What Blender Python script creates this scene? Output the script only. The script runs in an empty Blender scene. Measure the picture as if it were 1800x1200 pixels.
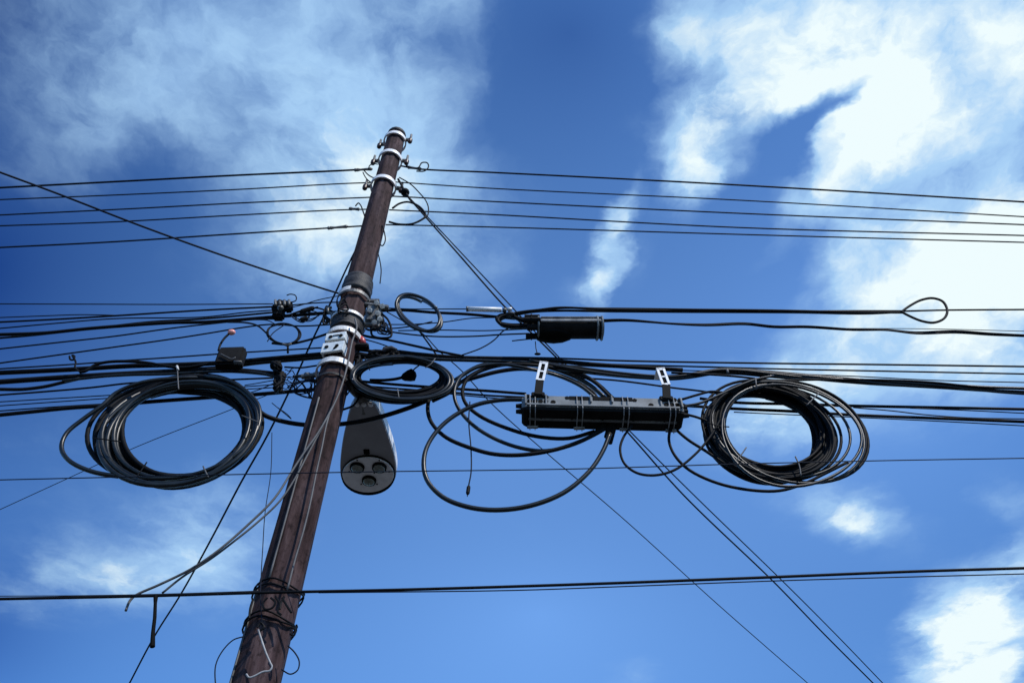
import bpy, bmesh, math, random
from mathutils import Vector, Matrix
random.seed(7)
scn = bpy.context.scene
COL = scn.collection
R = math.radians

# ------------------------------------------------------------------ camera
PITCH = 50.6
FPX = 1400.0            # focal length in photograph pixels (28 mm on a 36 mm sensor)
CAMZ = 1.6
cam_d = bpy.data.cameras.new('camera')
cam_d.lens = 28.0
cam_d.sensor_width = 36.0
cam_d.clip_start = 0.05
cam_d.clip_end = 2000
cam = bpy.data.objects.new('camera', cam_d)
COL.objects.link(cam)
cam.location = (0, 0, CAMZ)
cam.rotation_euler = (R(90 + PITCH), 0, 0)
scn.camera = cam

# ------------------------------------------------------------------ view / light
scn.view_settings.view_transform = 'Standard'
scn.view_settings.look = 'None'
scn.view_settings.exposure = 0.0
scn.view_settings.gamma = 1.0
SUN_EL, SUN_AZ = 49.0, 138.0      # azimuth measured clockwise from +Y
sv = Vector((math.sin(R(SUN_AZ)) * math.cos(R(SUN_EL)), math.cos(R(SUN_AZ)) * math.cos(R(SUN_EL)), math.sin(R(SUN_EL))))
sd = bpy.data.lights.new('sun', 'SUN')
sd.energy = 4.2
sd.angle = R(0.5)
sd.color = (1.0, 0.95, 0.88)
so = bpy.data.objects.new('sun', sd)
COL.objects.link(so)
so.location = (4, -4, 12)
so.rotation_euler = sv.to_track_quat('Z', 'Y').to_euler()

cp, sp = math.cos(R(PITCH)), math.sin(R(PITCH))
def ray(px, py):
    x = (px - 900) / FPX
    y = -(py - 600) / FPX
    return Vector((x, cp - y * sp, sp + y * cp))

# ------------------------------------------------------------------ world: sky with a cloud layer
w = bpy.data.worlds.new('World')
scn.world = w
w.use_nodes = True
nt = w.node_tree
nt.nodes.clear()
def N(t, **kw):
    n = nt.nodes.new(t)
    for k, v in kw.items():
        setattr(n, k, v)
    return n
def LK(a, b): nt.links.new(a, b)
def mth(op, a, b=None, c=None, clamp=False):
    n = N('ShaderNodeMath', operation=op, use_clamp=clamp)
    for i, v in enumerate((a, b, c)):
        if v is None: continue
        if isinstance(v, (int, float)): n.inputs[i].default_value = v
        else: LK(v, n.inputs[i])
    return n.outputs[0]
sky = N('ShaderNodeTexSky', sky_type='NISHITA', sun_disc=False)
sky.sun_elevation = R(SUN_EL)
sky.sun_rotation = R(SUN_AZ)
sky.air_density = 1.0
sky.dust_density = 0.3
sky.ozone_density = 2.5
tc = N('ShaderNodeTexCoord')
sep = N('ShaderNodeSeparateXYZ'); LK(tc.outputs['Generated'], sep.inputs[0])
zc = mth('MAXIMUM', sep.outputs[2], 0.06)
cu = mth('DIVIDE', sep.outputs[0], zc)
cv = mth('DIVIDE', sep.outputs[1], zc)
comb = N('ShaderNodeCombineXYZ'); LK(cu, comb.inputs[0]); LK(cv, comb.inputs[1])
UV0 = comb.outputs[0]                  # position on a flat cloud layer overhead
def noise(vec, scale, detail=6, rough=0.55, off=(0, 0, 0), dist=0.0):
    mp = N('ShaderNodeMapping'); mp.inputs['Location'].default_value = off
    LK(vec, mp.inputs[0])
    n = N('ShaderNodeTexNoise'); n.inputs['Scale'].default_value = scale
    n.inputs['Detail'].default_value = detail; n.inputs['Roughness'].default_value = rough
    n.inputs['Distortion'].default_value = dist
    LK(mp.outputs[0], n.inputs['Vector'])
    return n
def warp(vec, scale, amt, off):
    n = noise(vec, scale, 5, 0.6, off)
    s = N('ShaderNodeVectorMath', operation='SUBTRACT'); LK(n.outputs['Color'], s.inputs[0]); s.inputs[1].default_value = (.5, .5, .5)
    m = N('ShaderNodeVectorMath', operation='SCALE'); LK(s.outputs[0], m.inputs[0]); m.inputs['Scale'].default_value = amt
    a = N('ShaderNodeVectorMath', operation='ADD'); LK(vec, a.inputs[0]); LK(m.outputs[0], a.inputs[1])
    return a.outputs[0]
UVW = warp(UV0, 5.0, 0.13, (3.1, 7.7, 0))
UVW = warp(UVW, 14.0, 0.04, (1.1, 2.7, 5))
def uv_of(px, py):
    d = ray(px, py)
    return Vector((d.x / d.z, d.y / d.z))
def blob_sum(vec, blobs, kind='QUADRATIC_SPHERE'):
    acc = None
    for (px, py, rx, ry, ang, amp) in blobs:
        c = uv_of(px, py); e = 4.0
        jx = (uv_of(px + e, py) - uv_of(px - e, py)) / (2 * e)
        jy = (uv_of(px, py + e) - uv_of(px, py - e)) / (2 * e)
        ca, sa = math.cos(R(ang)), math.sin(R(ang))
        A = (jx * ca + jy * sa) * rx
        B = (-jx * sa + jy * ca) * ry
        # singular values / left rotation of [A B]
        a, b, c2, d = A.x, B.x, A.y, B.y
        E, F, G, H = (a + d) / 2, (a - d) / 2, (c2 + b) / 2, (c2 - b) / 2
        Q, S = math.hypot(E, H), math.hypot(F, G)
        s1, s2 = Q + S, abs(Q - S)
        th = (math.atan2(G, F) + math.atan2(H, E)) / 2
        mp = N('ShaderNodeMapping', vector_type='TEXTURE')
        mp.inputs['Location'].default_value = (c.x, c.y, 0)
        mp.inputs['Rotation'].default_value = (0, 0, th)
        mp.inputs['Scale'].default_value = (s1 * 1.5, s2 * 1.5, 1)
        LK(vec, mp.inputs[0])
        g = N('ShaderNodeTexGradient', gradient_type=kind)
        LK(mp.outputs[0], g.inputs[0])
        # soft profile
        acc = mth('MULTIPLY_ADD', g.outputs['Fac'], amp, acc if acc is not None else 0.0)
    return acc
CLOUDS = [
 # wide soft veil at upper left
 (330, 60, 260, 130, 0, .70), (200, 150, 170, 130, 20, .40), (440, 110, 150, 100, -10, .40), (290, 230, 130, 80, 10, .30), (90, 40, 120, 80, 0, .25),
 (590, 120, 90, 110, 0, .30), (680, 150, 100, 110, 20, .50), (700, 30, 110, 60, 0, .50), (800, 60, 60, 90, 0, .60), (700, 210, 80, 60, 0, .35),
 (905, 95, 20, 45, 10, .35), (40, 300, 150, 60, 10, .28), (140, 350, 110, 50, 10, .22), (470, 290, 110, 60, 0, .32), (620, 300, 130, 70, 0, .35),
 (470, 420, 160, 70, -10, .45), (570, 450, 100, 60, -15, .60), (730, 440, 100, 70, 0, .60), (760, 330, 80, 60, 0, .30), (400, 500, 150, 50, 0, .25), (620, 380, 120, 60, 0, .30), (780, 500, 60, 50, 0, .25),
 # big bright bank at right
 (1230, 35, 70, 70, 0, 1.1), (1320, 70, 110, 90, 0, 1.0), (1400, 40, 100, 70, 0, .5), (1450, 60, 110, 120, 0, 1.2), (1400, 160, 80, 70, -20, 1.0), (1300, 170, 90, 60, 0, .5),
 (1560, 70, 90, 120, 0, .8), (1690, 60, 130, 120, -20, 1.2), (1640, 180, 130, 80, -20, .9), (1780, 60, 60, 120, 0, .6), (1770, 220, 90, 110, 0, .5),
 (1210, 245, 50, 65, 15, 1.3), (1205, 320, 35, 50, 10, .5), (1290, 220, 60, 70, 0, .45), (1120, 200, 70, 25, -10, .35), (1140, 250, 50, 30, 0, .2), (1340, 330, 90, 60, 0, .35),
 (1530, 240, 100, 80, -15, 1.3), (1470, 300, 80, 60, -30, .7), (1640, 270, 110, 70, 0, .7), (1600, 330, 140, 60, 0, .45), (1760, 380, 110, 80, -20, 1.1),
 (1690, 460, 150, 90, -15, 1.6), (1560, 400, 90, 80, 0, .6), (1780, 500, 100, 100, 0, 1.0), (1500, 480, 70, 80, 0, .35), (1580, 520, 80, 50, 0, .8), (1420, 370, 80, 60, 0, .30),
 (1098, 385, 18, 60, 14, .6), (1072, 455, 22, 75, 14, .85), (1052, 515, 25, 25, 14, .45), (1115, 470, 35, 50, 0, .25), (1030, 515, 50, 20, -25, .35), (1180, 400, 60, 50, 0, .20),
 (1620, 590, 200, 60, 0, .9), (1500, 630, 110, 50, 0, .6), (1740, 640, 120, 45, 0, .65), (1340, 750, 110, 60, 0, .85), (1380, 680, 100, 40, 0, .4), (1560, 680, 120, 40, 0, .4), (1600, 770, 150, 60, 0, .25),
 (1495, 890, 60, 52, 10, .68), (1440, 895, 60, 40, 10, .5), (1400, 865, 50, 25, 10, .3), (1505, 935, 30, 30, 0, .4), (1560, 900, 60, 40, 0, .3), (1600, 940, 60, 30, 0, .15),
 (1690, 1130, 80, 80, -20, .85), (1760, 1070, 60, 60, 0, .6), (1650, 1090, 40, 40, 0, .7), (1770, 1150, 80, 60, 0, .9), (1790, 985, 40, 40, 0, .6), (1770, 870, 50, 35, 0, .35), (1690, 1190, 90, 40, 0, .9),
 (600, 260, 150, 110, 0, .30), (680, 360, 130, 120, 0, .25), (500, 380, 160, 110, 0, .22), (180, 230, 120, 60, 20, .30), (130, 120, 90, 90, 0, .25), (330, 330, 60, 40, 0, -.2),
 (180, 930, 160, 50, -10, .25), (390, 960, 70, 90, 0, .35), (60, 1040, 90, 30, 0, .3), (420, 900, 80, 40, 0, .25), (250, 1040, 200, 40, -5, .35), (520, 660, 60, 60, 0, .12),
 (1230, 300, 40, 110, 12, .30), (1330, 480, 90, 20, -40, .25), (1000, 330, 120, 90, 0, .12), (860, 280, 90, 130, 0, .22), (850, 420, 80, 80, 0, .25), (1140, 60, 60, 90, 0, .15), (150, 420, 160, 60, 10, .12), (560, 180, 60, 60, 0, .3), (1430, 560, 120, 30, 0, .35), (1240, 170, 60, 60, 0, .4), (1260, 300, 100, 35, -40, .45), (1350, 420, 110, 25, -45, .35), (1440, 480, 90, 30, -40, .35), (1170, 330, 60, 40, 0, .25), (1130, 130, 50, 80, 0, .2),
 (1640, 640, 220, 50, 0, .5), (1420, 740, 120, 40, 0, .4), (1700, 720, 140, 40, 0, .25), (1740, 1040, 90, 60, -20, .6), (1650, 1170, 80, 60, 0, .6), (1560, 940, 90, 40, 10, .25), (1760, 900, 80, 40, 0, .35),
 (240, 1000, 150, 50, -12, .65), (350, 930, 70, 60, 0, .5), (1215, 350, 25, 60, 10, .5), (620, 260, 90, 70, 0, .3), (560, 400, 140, 60, -10, .3), (150, 1020, 110, 50, 0, .40), (70, 965, 50, 45, -30, .40), (320, 940, 120, 60, -15, .45), (380, 1010, 90, 40, 0, .35), (250, 1060, 160, 30, 0, .25), (110, 750, 110, 80, 0, .30), (60, 830, 80, 40, 0, .2), (340, 870, 90, 30, 0, .2),
 (1115, 1190, 45, 25, 0, .45), (940, 960, 50, 50, 40, .10),
 # gaps of clear sky
 (1470, 180, 55, 16, -42, -1.7), (1420, 235, 70, 26, -50, -1.7), (1375, 285, 60, 45, -40, -1.0), (1240, 110, 40, 20, 0, -.5), (590, 60, 45, 35, 0, -.45), (640, 90, 50, 25, 20, -.4), (780, 100, 25, 35, 0, -.6), (960, 160, 110, 160, 0, -.4),
 (250, 310, 60, 60, 0, -.4), (440, 200, 60, 40, 20, -.3), (1300, 450, 110, 90, -30, -.5), (120, 500, 200, 100, 0, -.4), (1320, 560, 140, 50, 0, -.4), (1660, 325, 60, 25, -20, -.45), (1150, 100, 60, 120, 0, -.5), (1600, 860, 80, 60, 0, -.3),
]
def cscale(x, y):
    if x < 950: return (1.65, .40) if y > 820 else ((1.5, .50) if y > 340 else (1.4, .68))
    if x > 1600 and y > 950: return 1.15, 1.0
    if y > 820: return 1.25, .68
    return 1.17, .95
CLOUDS = [(x, y, rx * cscale(x, y)[0], ry * (cscale(x, y)[0] * .9 if x < 950 and y > 820 else cscale(x, y)[0]), a, am * (cscale(x, y)[1] if am > 0 else .6)) for x, y, rx, ry, a, am in CLOUDS]
dens = blob_sum(UVW, CLOUDS, 'SPHERICAL')
nz = noise(UVW, 5.5, 10, 0.60, (5.3, 1.9, 0), 0.0)
nf = noise(UVW, 1.6, 4, 0.5, (9.3, 4.9, 0), 0.0)
nn = mth('SUBTRACT', nz.outputs['Fac'], 0.5)
nn2 = mth('SUBTRACT', nf.outputs['Fac'], 0.5)
dn = mth('MULTIPLY', dens, mth('MULTIPLY_ADD', nn, 2.1, 0.90))
dn = mth('MULTIPLY_ADD', nn, 0.30, dn)
dn = mth('MULTIPLY_ADD', nn2, 0.25, dn)
ramp = N('ShaderNodeValToRGB')
ramp.color_ramp.interpolation = 'EASE'
ramp.color_ramp.elements[0].position = 0.03; ramp.color_ramp.elements[0].color = (0, 0, 0, 1)
ramp.color_ramp.elements[1].position = 1.0; ramp.color_ramp.elements[1].color = (1, 1, 1, 1)
LK(dn, ramp.inputs[0])
cfac = ramp.outputs[0]
# clouds: thin parts bluish, dense parts near white
cr = N('ShaderNodeValToRGB')
els = cr.color_ramp.elements
els[0].position = 0.0; els[0].color = (0.30, 0.52, 0.88, 1)
els[1].position = 1.0; els[1].color = (0.86, 0.98, 1.0, 1)
e = els.new(0.55); e.color = (0.40, 0.64, 0.93, 1)
ns = noise(UVW, 3.3, 8, 0.6, (2.3, 8.9, 0), 0.0)
LK(mth('MULTIPLY', dn, mth('MULTIPLY_ADD', mth('SUBTRACT', ns.outputs['Fac'], 0.5), 1.6, 0.70)), cr.inputs[0])
# broad haze: lens-vignette darkening put into the sky colour at left, milkier low down
HAZE = [(950, 1080, 800, 480, 0, .72), (900, 800, 700, 300, 0, .2), (1500, 650, 500, 420, 0, .55), (800, 620, 420, 300, 0, .35)]
DEEP = [(-80, 480, 480, 440, 0, .80), (0, 0, 260, 260, 0, .5), (-50, 1100, 300, 300, 0, .5), (1000, 60, 300, 260, 0, .3)]
hz = blob_sum(UV0, HAZE)
dp = blob_sum(UV0, DEEP)
def vsc(fac, vec, add):
    m = N('ShaderNodeVectorMath', operation='SCALE'); m.inputs[0].default_value = vec; LK(fac, m.inputs['Scale'])
    q_ = N('ShaderNodeVectorMath', operation='ADD'); LK(m.outputs[0], q_.inputs[0])
    if isinstance(add, tuple): q_.inputs[1].default_value = add
    else: LK(add, q_.inputs[1])
    return q_.outputs[0]
tv = vsc(hz, (1.25, 1.38, 1.36), (.77, 1.28, 1.83))
tv = vsc(dp, (-.98, -1.34, -1.28), tv)
mxv = N('ShaderNodeVectorMath', operation='MAXIMUM'); LK(tv, mxv.inputs[0]); mxv.inputs[1].default_value = (.16, .34, .62)
tint = N('ShaderNodeVectorMath', operation='MULTIPLY')
LK(sky.outputs[0], tint.inputs[0]); LK(mxv.outputs[0], tint.inputs[1])
bg_sky = N('ShaderNodeBackground')
LK(tint.outputs[0], bg_sky.inputs[0])
bg_sky.inputs[1].default_value = 0.10
bg_cl = N('ShaderNodeBackground')
LK(cr.outputs[0], bg_cl.inputs[0])
cst = mth('MULTIPLY_ADD', dp, -0.45, 1.0)
cst = mth('MAXIMUM', cst, 0.35)
LK(cst, bg_cl.inputs[1])
mx = N('ShaderNodeMixShader'); LK(cfac, mx.inputs[0]); LK(bg_sky.outputs[0], mx.inputs[1]); LK(bg_cl.outputs[0], mx.inputs[2])
out = N('ShaderNodeOutputWorld'); LK(mx.outputs[0], out.inputs[0])

# ------------------------------------------------------------------ materials
def mat(name, col, rough=0.5, metal=0.0, var=0.25, scale=14, stretch=(1, 1, 1), bump=0.0, col2=None, spec=0.5, thr=(0.35, 0.7)):
    m = bpy.data.materials.new(name); m.use_nodes = True
    t = m.node_tree; b = t.nodes['Principled BSDF']
    b.inputs['Roughness'].default_value = rough
    b.inputs['Metallic'].default_value = metal
    b.inputs['Specular IOR Level'].default_value = spec
    tcn = t.nodes.new('ShaderNodeTexCoord'); mp = t.nodes.new('ShaderNodeMapping')
    mp.inputs['Scale'].default_value = stretch
    t.links.new(tcn.outputs['Object'], mp.inputs[0])
    n = t.nodes.new('ShaderNodeTexNoise'); n.inputs['Scale'].default_value = scale; n.inputs['Detail'].default_value = 7; n.inputs['Roughness'].default_value = .62
    t.links.new(mp.outputs[0], n.inputs['Vector'])
    r = t.nodes.new('ShaderNodeValToRGB')
    r.color_ramp.elements[0].position = thr[0]; r.color_ramp.elements[1].position = thr[1]
    c2 = col2 or tuple(min(1, c * (1 + var * 2)) for c in col)
    r.color_ramp.elements[0].color = (*[c * (1 - var) for c in col], 1)
    r.color_ramp.elements[1].color = (*c2, 1)
    t.links.new(n.outputs['Fac'], r.inputs[0])
    t.links.new(r.outputs[0], b.inputs['Base Color'])
    rr = t.nodes.new('ShaderNodeMath'); rr.operation = 'MULTIPLY_ADD'
    t.links.new(n.outputs['Fac'], rr.inputs[0]); rr.inputs[1].default_value = 0.3; rr.inputs[2].default_value = max(0.05, rough - .15)
    t.links.new(rr.outputs[0], b.inputs['Roughness'])
    if bump:
        bp = t.nodes.new('ShaderNodeBump'); bp.inputs['Strength'].default_value = bump; bp.inputs['Distance'].default_value = 0.01
        t.links.new(n.outputs['Fac'], bp.inputs['Height']); t.links.new(bp.outputs[0], b.inputs['Normal'])
    return m
M = {}
M['cable'] = mat('black_cable_sheath', (.004, .005, .007), .62, var=.3, scale=5, col2=(.008, .009, .011), spec=.10)
M['dusty'] = mat('dusty_cable_sheath', (.004, .005, .006), .36, var=.3, scale=5, col2=(.016, .020, .021), spec=.34)
M['greycable'] = mat('mid_grey_cable', (.05, .052, .056), .6, var=.3, scale=6, col2=(.12, .12, .12))  # mid-grey tone with random mottling
M['wire'] = mat('dark_wire', (.006, .010, .020), .6, var=.2, spec=.10)
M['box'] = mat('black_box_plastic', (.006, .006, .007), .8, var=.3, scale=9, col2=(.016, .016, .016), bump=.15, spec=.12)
M['closure'] = mat('sunlit_tone_black_plastic', (.11, .13, .14), .55, var=.3, scale=7, col2=(.24, .26, .27), bump=.12, spec=.3)  # black plastic with its sunlit grey put into the base colour
M['greyplastic'] = mat('grey_plastic', (.20, .205, .21), .5, var=.3, scale=12, col2=(.38, .38, .38), spec=.4)
M['void'] = mat('dark_rubber', (.004, .004, .004), .8, var=.2, spec=.08)
M['steel'] = mat('galvanised_steel', (.62, .62, .61), .4, metal=.0, var=.25, scale=20, col2=(.85, .85, .83), bump=.2)
M['tarnish'] = mat('tarnished_steel', (.06, .06, .058), .5, metal=.2, var=.35, scale=25, col2=(.20, .20, .19), bump=.3)
M['white'] = mat('white_coating', (.80, .81, .81), .4, var=.08, scale=18, col2=(.88, .88, .88))
M['plate'] = mat('pale_plate_enamel', (.62, .68, .70), .45, var=.12, scale=30, col2=(.80, .84, .84))
M['rust'] = mat('brown_insulator', (.05, .022, .013), .35, var=.4, scale=30)
M['red'] = mat('red_plastic', (.42, .05, .05), .4, var=.2)
M['pink'] = mat('pale_pink_tip', (.85, .33, .28), .4, var=.1)
M['lampgrey'] = mat('grey_lamp_underside', (.25, .25, .262), .6, var=.08, scale=6, bump=.05)
M['lampplate'] = mat('lamp_face_plate', (.72, .72, .72), .5, var=.08, scale=15)
M['lampglass'] = mat('lamp_lens_glass', (.16, .165, .14), .12, var=.2, scale=40)
M['tape'] = mat('black_tape_wrap', (.008, .008, .009), .6, var=.4, scale=12, stretch=(1, 1, 5), bump=.8, col2=(.05, .05, .055), spec=.3)

def pole_mat():
    m = bpy.data.materials.new('stained_brown_pole'); m.use_nodes = True
    t = m.node_tree; b = t.nodes['Principled BSDF']; b.inputs['Roughness'].default_value = .8
    b.inputs['Specular IOR Level'].default_value = .12
    tcn = t.nodes.new('ShaderNodeTexCoord')
    def nz(scale, st, detail=8):
        mp = t.nodes.new('ShaderNodeMapping'); mp.inputs['Scale'].default_value = st
        t.links.new(tcn.outputs['Object'], mp.inputs[0])
        n = t.nodes.new('ShaderNodeTexNoise'); n.inputs['Scale'].default_value = scale; n.inputs['Detail'].default_value = detail; n.inputs['Roughness'].default_value = .65
        t.links.new(mp.outputs[0], n.inputs['Vector']); return n.outputs['Fac']
    grain = nz(22, (1, 1, .11)); patch = nz(3.2, (1.6, 1.6, .6)); spots = nz(30, (1, 1, .6))
    def ramp(src, stops):
        r = t.nodes.new('ShaderNodeValToRGB'); e = r.color_ramp.elements
        e[0].position, e[0].color = stops[0][0], (*stops[0][1], 1); e[1].position, e[1].color = stops[-1][0], (*stops[-1][1], 1)
        for p, c in stops[1:-1]:
            k = e.new(p); k.color = (*c, 1)
        t.links.new(src, r.inputs[0]); return r.outputs[0]
    c1 = ramp(grain, [(.3, (.018, .009, .009)), (.5, (.046, .028, .029)), (.72, (.09, .061, .061))])
    c2 = ramp(patch, [(.34, (.50, .42, .40)), (.48, (1, .95, .92)), (.60, (1.15, 1.2, 1.25)), (.74, (1.7, 1.7, 1.7))])
    c3 = ramp(spots, [(.52, (1, 1, 1)), (.66, (.35, .32, .33))])
    def mul(a, b2):
        x = t.nodes.new('ShaderNodeMix'); x.data_type = 'RGBA'; x.blend_type = 'MULTIPLY'; x.inputs[0].default_value = 1
        t.links.new(a, x.inputs[6]); t.links.new(b2, x.inputs[7]); return x.outputs[2]
    t.links.new(mul(mul(c1, c2), c3), b.inputs['Base Color'])
    bp = t.nodes.new('ShaderNodeBump'); bp.inputs['Strength'].default_value = .6; bp.inputs['Distance'].default_value = .008
    t.links.new(grain, bp.inputs['Height']); t.links.new(bp.outputs[0], b.inputs['Normal'])
    return m
M['pole'] = pole_mat()

# ------------------------------------------------------------------ helpers
PD = 3.9                                 # the pole and the cable run stand in the vertical plane Y = PD
def P(px, py, dy=0.0):
    """point of the vertical plane Y = PD + dy measured at this place of the photograph"""
    d = ray(px, py)
    return Vector((0, 0, CAMZ)) + d * ((PD + dy) / d.y)
def PZ(px, py, z):
    """point at height z"""
    d = ray(px, py)
    return Vector((0, 0, CAMZ)) + d * ((z - CAMZ) / d.z)
def depth(py, dy=0.0):
    return (PD + dy) / ray(900, py).y
def rad(wpx, py, dy=0.0):
    return wpx * 0.5 / FPX * depth(py, dy)
POLX = P(450, 1200).x
TOPZ = P(698, 238).z

def finish(name, bm, m, parent=None, smooth=True, loc=None):
    me = bpy.data.meshes.new(name)
    if loc is not None:
        bmesh.ops.translate(bm, verts=bm.verts, vec=-Vector(loc))
    bm.to_mesh(me); bm.free()
    me.materials.append(m)
    for p in me.polygons: p.use_smooth = smooth
    o = bpy.data.objects.new(name, me)
    COL.objects.link(o)
    if loc is not None: o.location = loc
    if parent is not None:
        o.parent = parent
        if loc is not None: o.location = Vector(loc) - parent.location
        else: o.location = -parent.location if parent.parent is None else -(parent.location + parent.parent.location)
    return o
def finish_split(name, bm, m, parent, smooth=False):
    """every loose piece becomes a part of its own"""
    bm.faces.index_update(); bm.faces.ensure_lookup_table(); seen = set(); out_ = []
    for f0 in bm.faces:
        if f0.index in seen: continue
        st_ = [f0]; isl = []; seen.add(f0.index)
        while st_:
            f = st_.pop(); isl.append(f)
            for v in f.verts:
                for g in v.link_faces:
                    if g.index not in seen: seen.add(g.index); st_.append(g)
        b2 = bmesh.new(); mp_ = {}
        for f in isl:
            for v in f.verts:
                if v not in mp_: mp_[v] = b2.verts.new(v.co)
            b2.faces.new([mp_[v] for v in f.verts])
        out_.append(b2)
    bm.free()
    return [finish(name, b, m, parent, smooth) for b in out_]
def thing(name, label, cat, loc, group=None):
    o = bpy.data.objects.new(name, None); COL.objects.link(o)
    o.location = loc; o.empty_display_size = .1
    o['label'] = label; o['category'] = cat
    if group: o['group'] = group
    return o
def tag(o, label, cat, group=None):
    o['label'] = label; o['category'] = cat
    if group: o['group'] = group
    return o

def spline(pts, step=0.05):
    """Catmull-Rom (centripetal) through 3D points"""
    if len(pts) == 2:
        n = max(2, int((pts[1] - pts[0]).length / 0.5))
        return [pts[0].lerp(pts[1], i / n) for i in range(n + 1)]
    P_ = [pts[0] * 2 - pts[1]] + list(pts) + [pts[-1] * 2 - pts[-2]]
    o = []
    for i in range(1, len(P_) - 2):
        p0, p1, p2, p3 = P_[i - 1:i + 3]
        t0 = 0; t1 = t0 + max(1e-5, (p1 - p0).length ** .5); t2 = t1 + max(1e-5, (p2 - p1).length ** .5); t3 = t2 + max(1e-5, (p3 - p2).length ** .5)
        n = max(5, min(60, int((p2 - p1).length / step)))
        for k in range(n):
            t = t1 + (t2 - t1) * k / n
            A1 = p0 * ((t1 - t) / (t1 - t0)) + p1 * ((t - t0) / (t1 - t0))
            A2 = p1 * ((t2 - t) / (t2 - t1)) + p2 * ((t - t1) / (t2 - t1))
            A3 = p2 * ((t3 - t) / (t3 - t2)) + p3 * ((t - t2) / (t3 - t2))
            B1 = A1 * ((t2 - t) / (t2 - t0)) + A2 * ((t - t0) / (t2 - t0))
            B2 = A2 * ((t3 - t) / (t3 - t1)) + A3 * ((t - t1) / (t3 - t1))
            o.append(B1 * ((t2 - t) / (t2 - t1)) + B2 * ((t - t1) / (t2 - t1)))
    o.append(pts[-1].copy())
    return o
def tube(bm, path, r, sides=8, closed=False, cap=True):
    """sweep; r number or list"""
    n = len(path)
    rs = r if isinstance(r, (list, tuple)) else [r] * n
    up = None; rings = []
    for i in range(n):
        if closed: d = path[(i + 1) % n] - path[i - 1]
        else: d = path[min(i + 1, n - 1)] - path[max(i - 1, 0)]
        if d.length < 1e-9: d = Vector((1, 0, 0))
        d.normalize()
        if up is None:
            up = Vector((0, 0, 1)) if abs(d.z) < .9 else Vector((0, 1, 0))
        up = up - d * up.dot(d)
        if up.length < 1e-6: up = d.orthogonal()
        up.normalize(); s = d.cross(up)
        rings.append([bm.verts.new(path[i] + (up * math.cos(2 * math.pi * k / sides) + s * math.sin(2 * math.pi * k / sides)) * rs[i]) for k in range(sides)])
    m = n if closed else n - 1
    for i in range(m):
        a, b = rings[i], rings[(i + 1) % n]
        for k in range(sides):
            bm.faces.new((a[k], a[(k + 1) % sides], b[(k + 1) % sides], b[k]))
    if cap and not closed:
        bm.faces.new(rings[0][::-1]); bm.faces.new(rings[-1])
def box(bm, c, sx, sy, sz, rot=None, bev=0.0):
    b2 = bmesh.new()
    bmesh.ops.create_cube(b2, size=1)
    bmesh.ops.scale(b2, verts=b2.verts, vec=(sx, sy, sz))
    if bev: bmesh.ops.bevel(b2, geom=b2.edges[:], offset=bev, segments=2, affect='EDGES')
    mtx = Matrix.Translation(Vector(c)) @ (rot.to_4x4() if rot else Matrix.Identity(4))
    bmesh.ops.transform(b2, verts=b2.verts, matrix=mtx)
    me = bpy.data.meshes.new('t'); b2.to_mesh(me); b2.free(); bm.from_mesh(me); bpy.data.meshes.remove(me)
def cyl(bm, a, b, r, sides=12, r2=None):
    a = Vector(a); b = Vector(b)
    tube(bm, [a, b], [r, r if r2 is None else r2], sides)
def ball(bm, c, r, sc=(1, 1, 1)):
    b2 = bmesh.new(); bmesh.ops.create_uvsphere(b2, u_segments=12, v_segments=8, radius=r)
    bmesh.ops.scale(b2, verts=b2.verts, vec=sc); bmesh.ops.translate(b2, verts=b2.verts, vec=c)
    me = bpy.data.meshes.new('t'); b2.to_mesh(me); b2.free(); bm.from_mesh(me); bpy.data.meshes.remove(me)

def pix_path(pts, dy, ext='', step=.05, extlen=9.0, sagz=0.0):
    q = []
    for i, p in enumerate(pts):
        if isinstance(dy, (tuple, list)):
            d = dy[0] + (dy[1] - dy[0]) * i / (len(pts) - 1)
        else: d = dy
        if len(p) > 2: d = p[2]
        q.append(P(p[0], p[1], d))
    s = spline(q, step)
    if 'L' in ext:
        v = (q[0] - q[1]).normalized(); s = [s[0] + v * extlen * k / 3 for k in (3, 2, 1)] + s
    if 'R' in ext:
        v = (q[-1] - q[-2]).normalized(); s = s + [s[-1] + v * extlen * k / 3 for k in (1, 2, 3)]
    return s
USED = set()
def wire(name, label, pts, w, dy=0.2, ext='', m='cable', cat=None, group=None, strands=1, spread=0.0, parent=None, step=None):
    """one cable or wire as one mesh; strands > 1 twists that many together"""
    pyc = sum(p[1] for p in pts) / len(pts)
    dyc = dy if not isinstance(dy, (tuple, list)) else (dy[0] + dy[1]) / 2
    path = pix_path(pts, dy, ext, step or (.05 if len(pts) > 2 else .3))
    r = rad(w, pyc, dyc)
    bm = bmesh.new()
    if strands == 1:
        rs = [r] * len(path)
        tube(bm, path, rs, 8)
    else:
        for k in range(strands):
            ph = 2 * math.pi * k / strands; tw = random.uniform(1.2, 1.9); L = 0; q = []
            for i, p in enumerate(path):
                if i: L += (p - path[i - 1]).length
                a = ph + L * tw
                q.append(p + Vector((0, math.cos(a), math.sin(a))) * spread * (.8 + .3 * math.sin(L * 3 + k)))
            tube(bm, q, r * random.uniform(.85, 1.1), 8)
    loc = path[len(path) // 2].copy()
    o = finish(name, bm, M[m], parent, True, loc)
    if parent is None:
        assert label not in USED, label
        USED.add(label)
        tag(o, label, cat or ('cable' if w > 3.6 else 'wire'), group)
    return o

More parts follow.
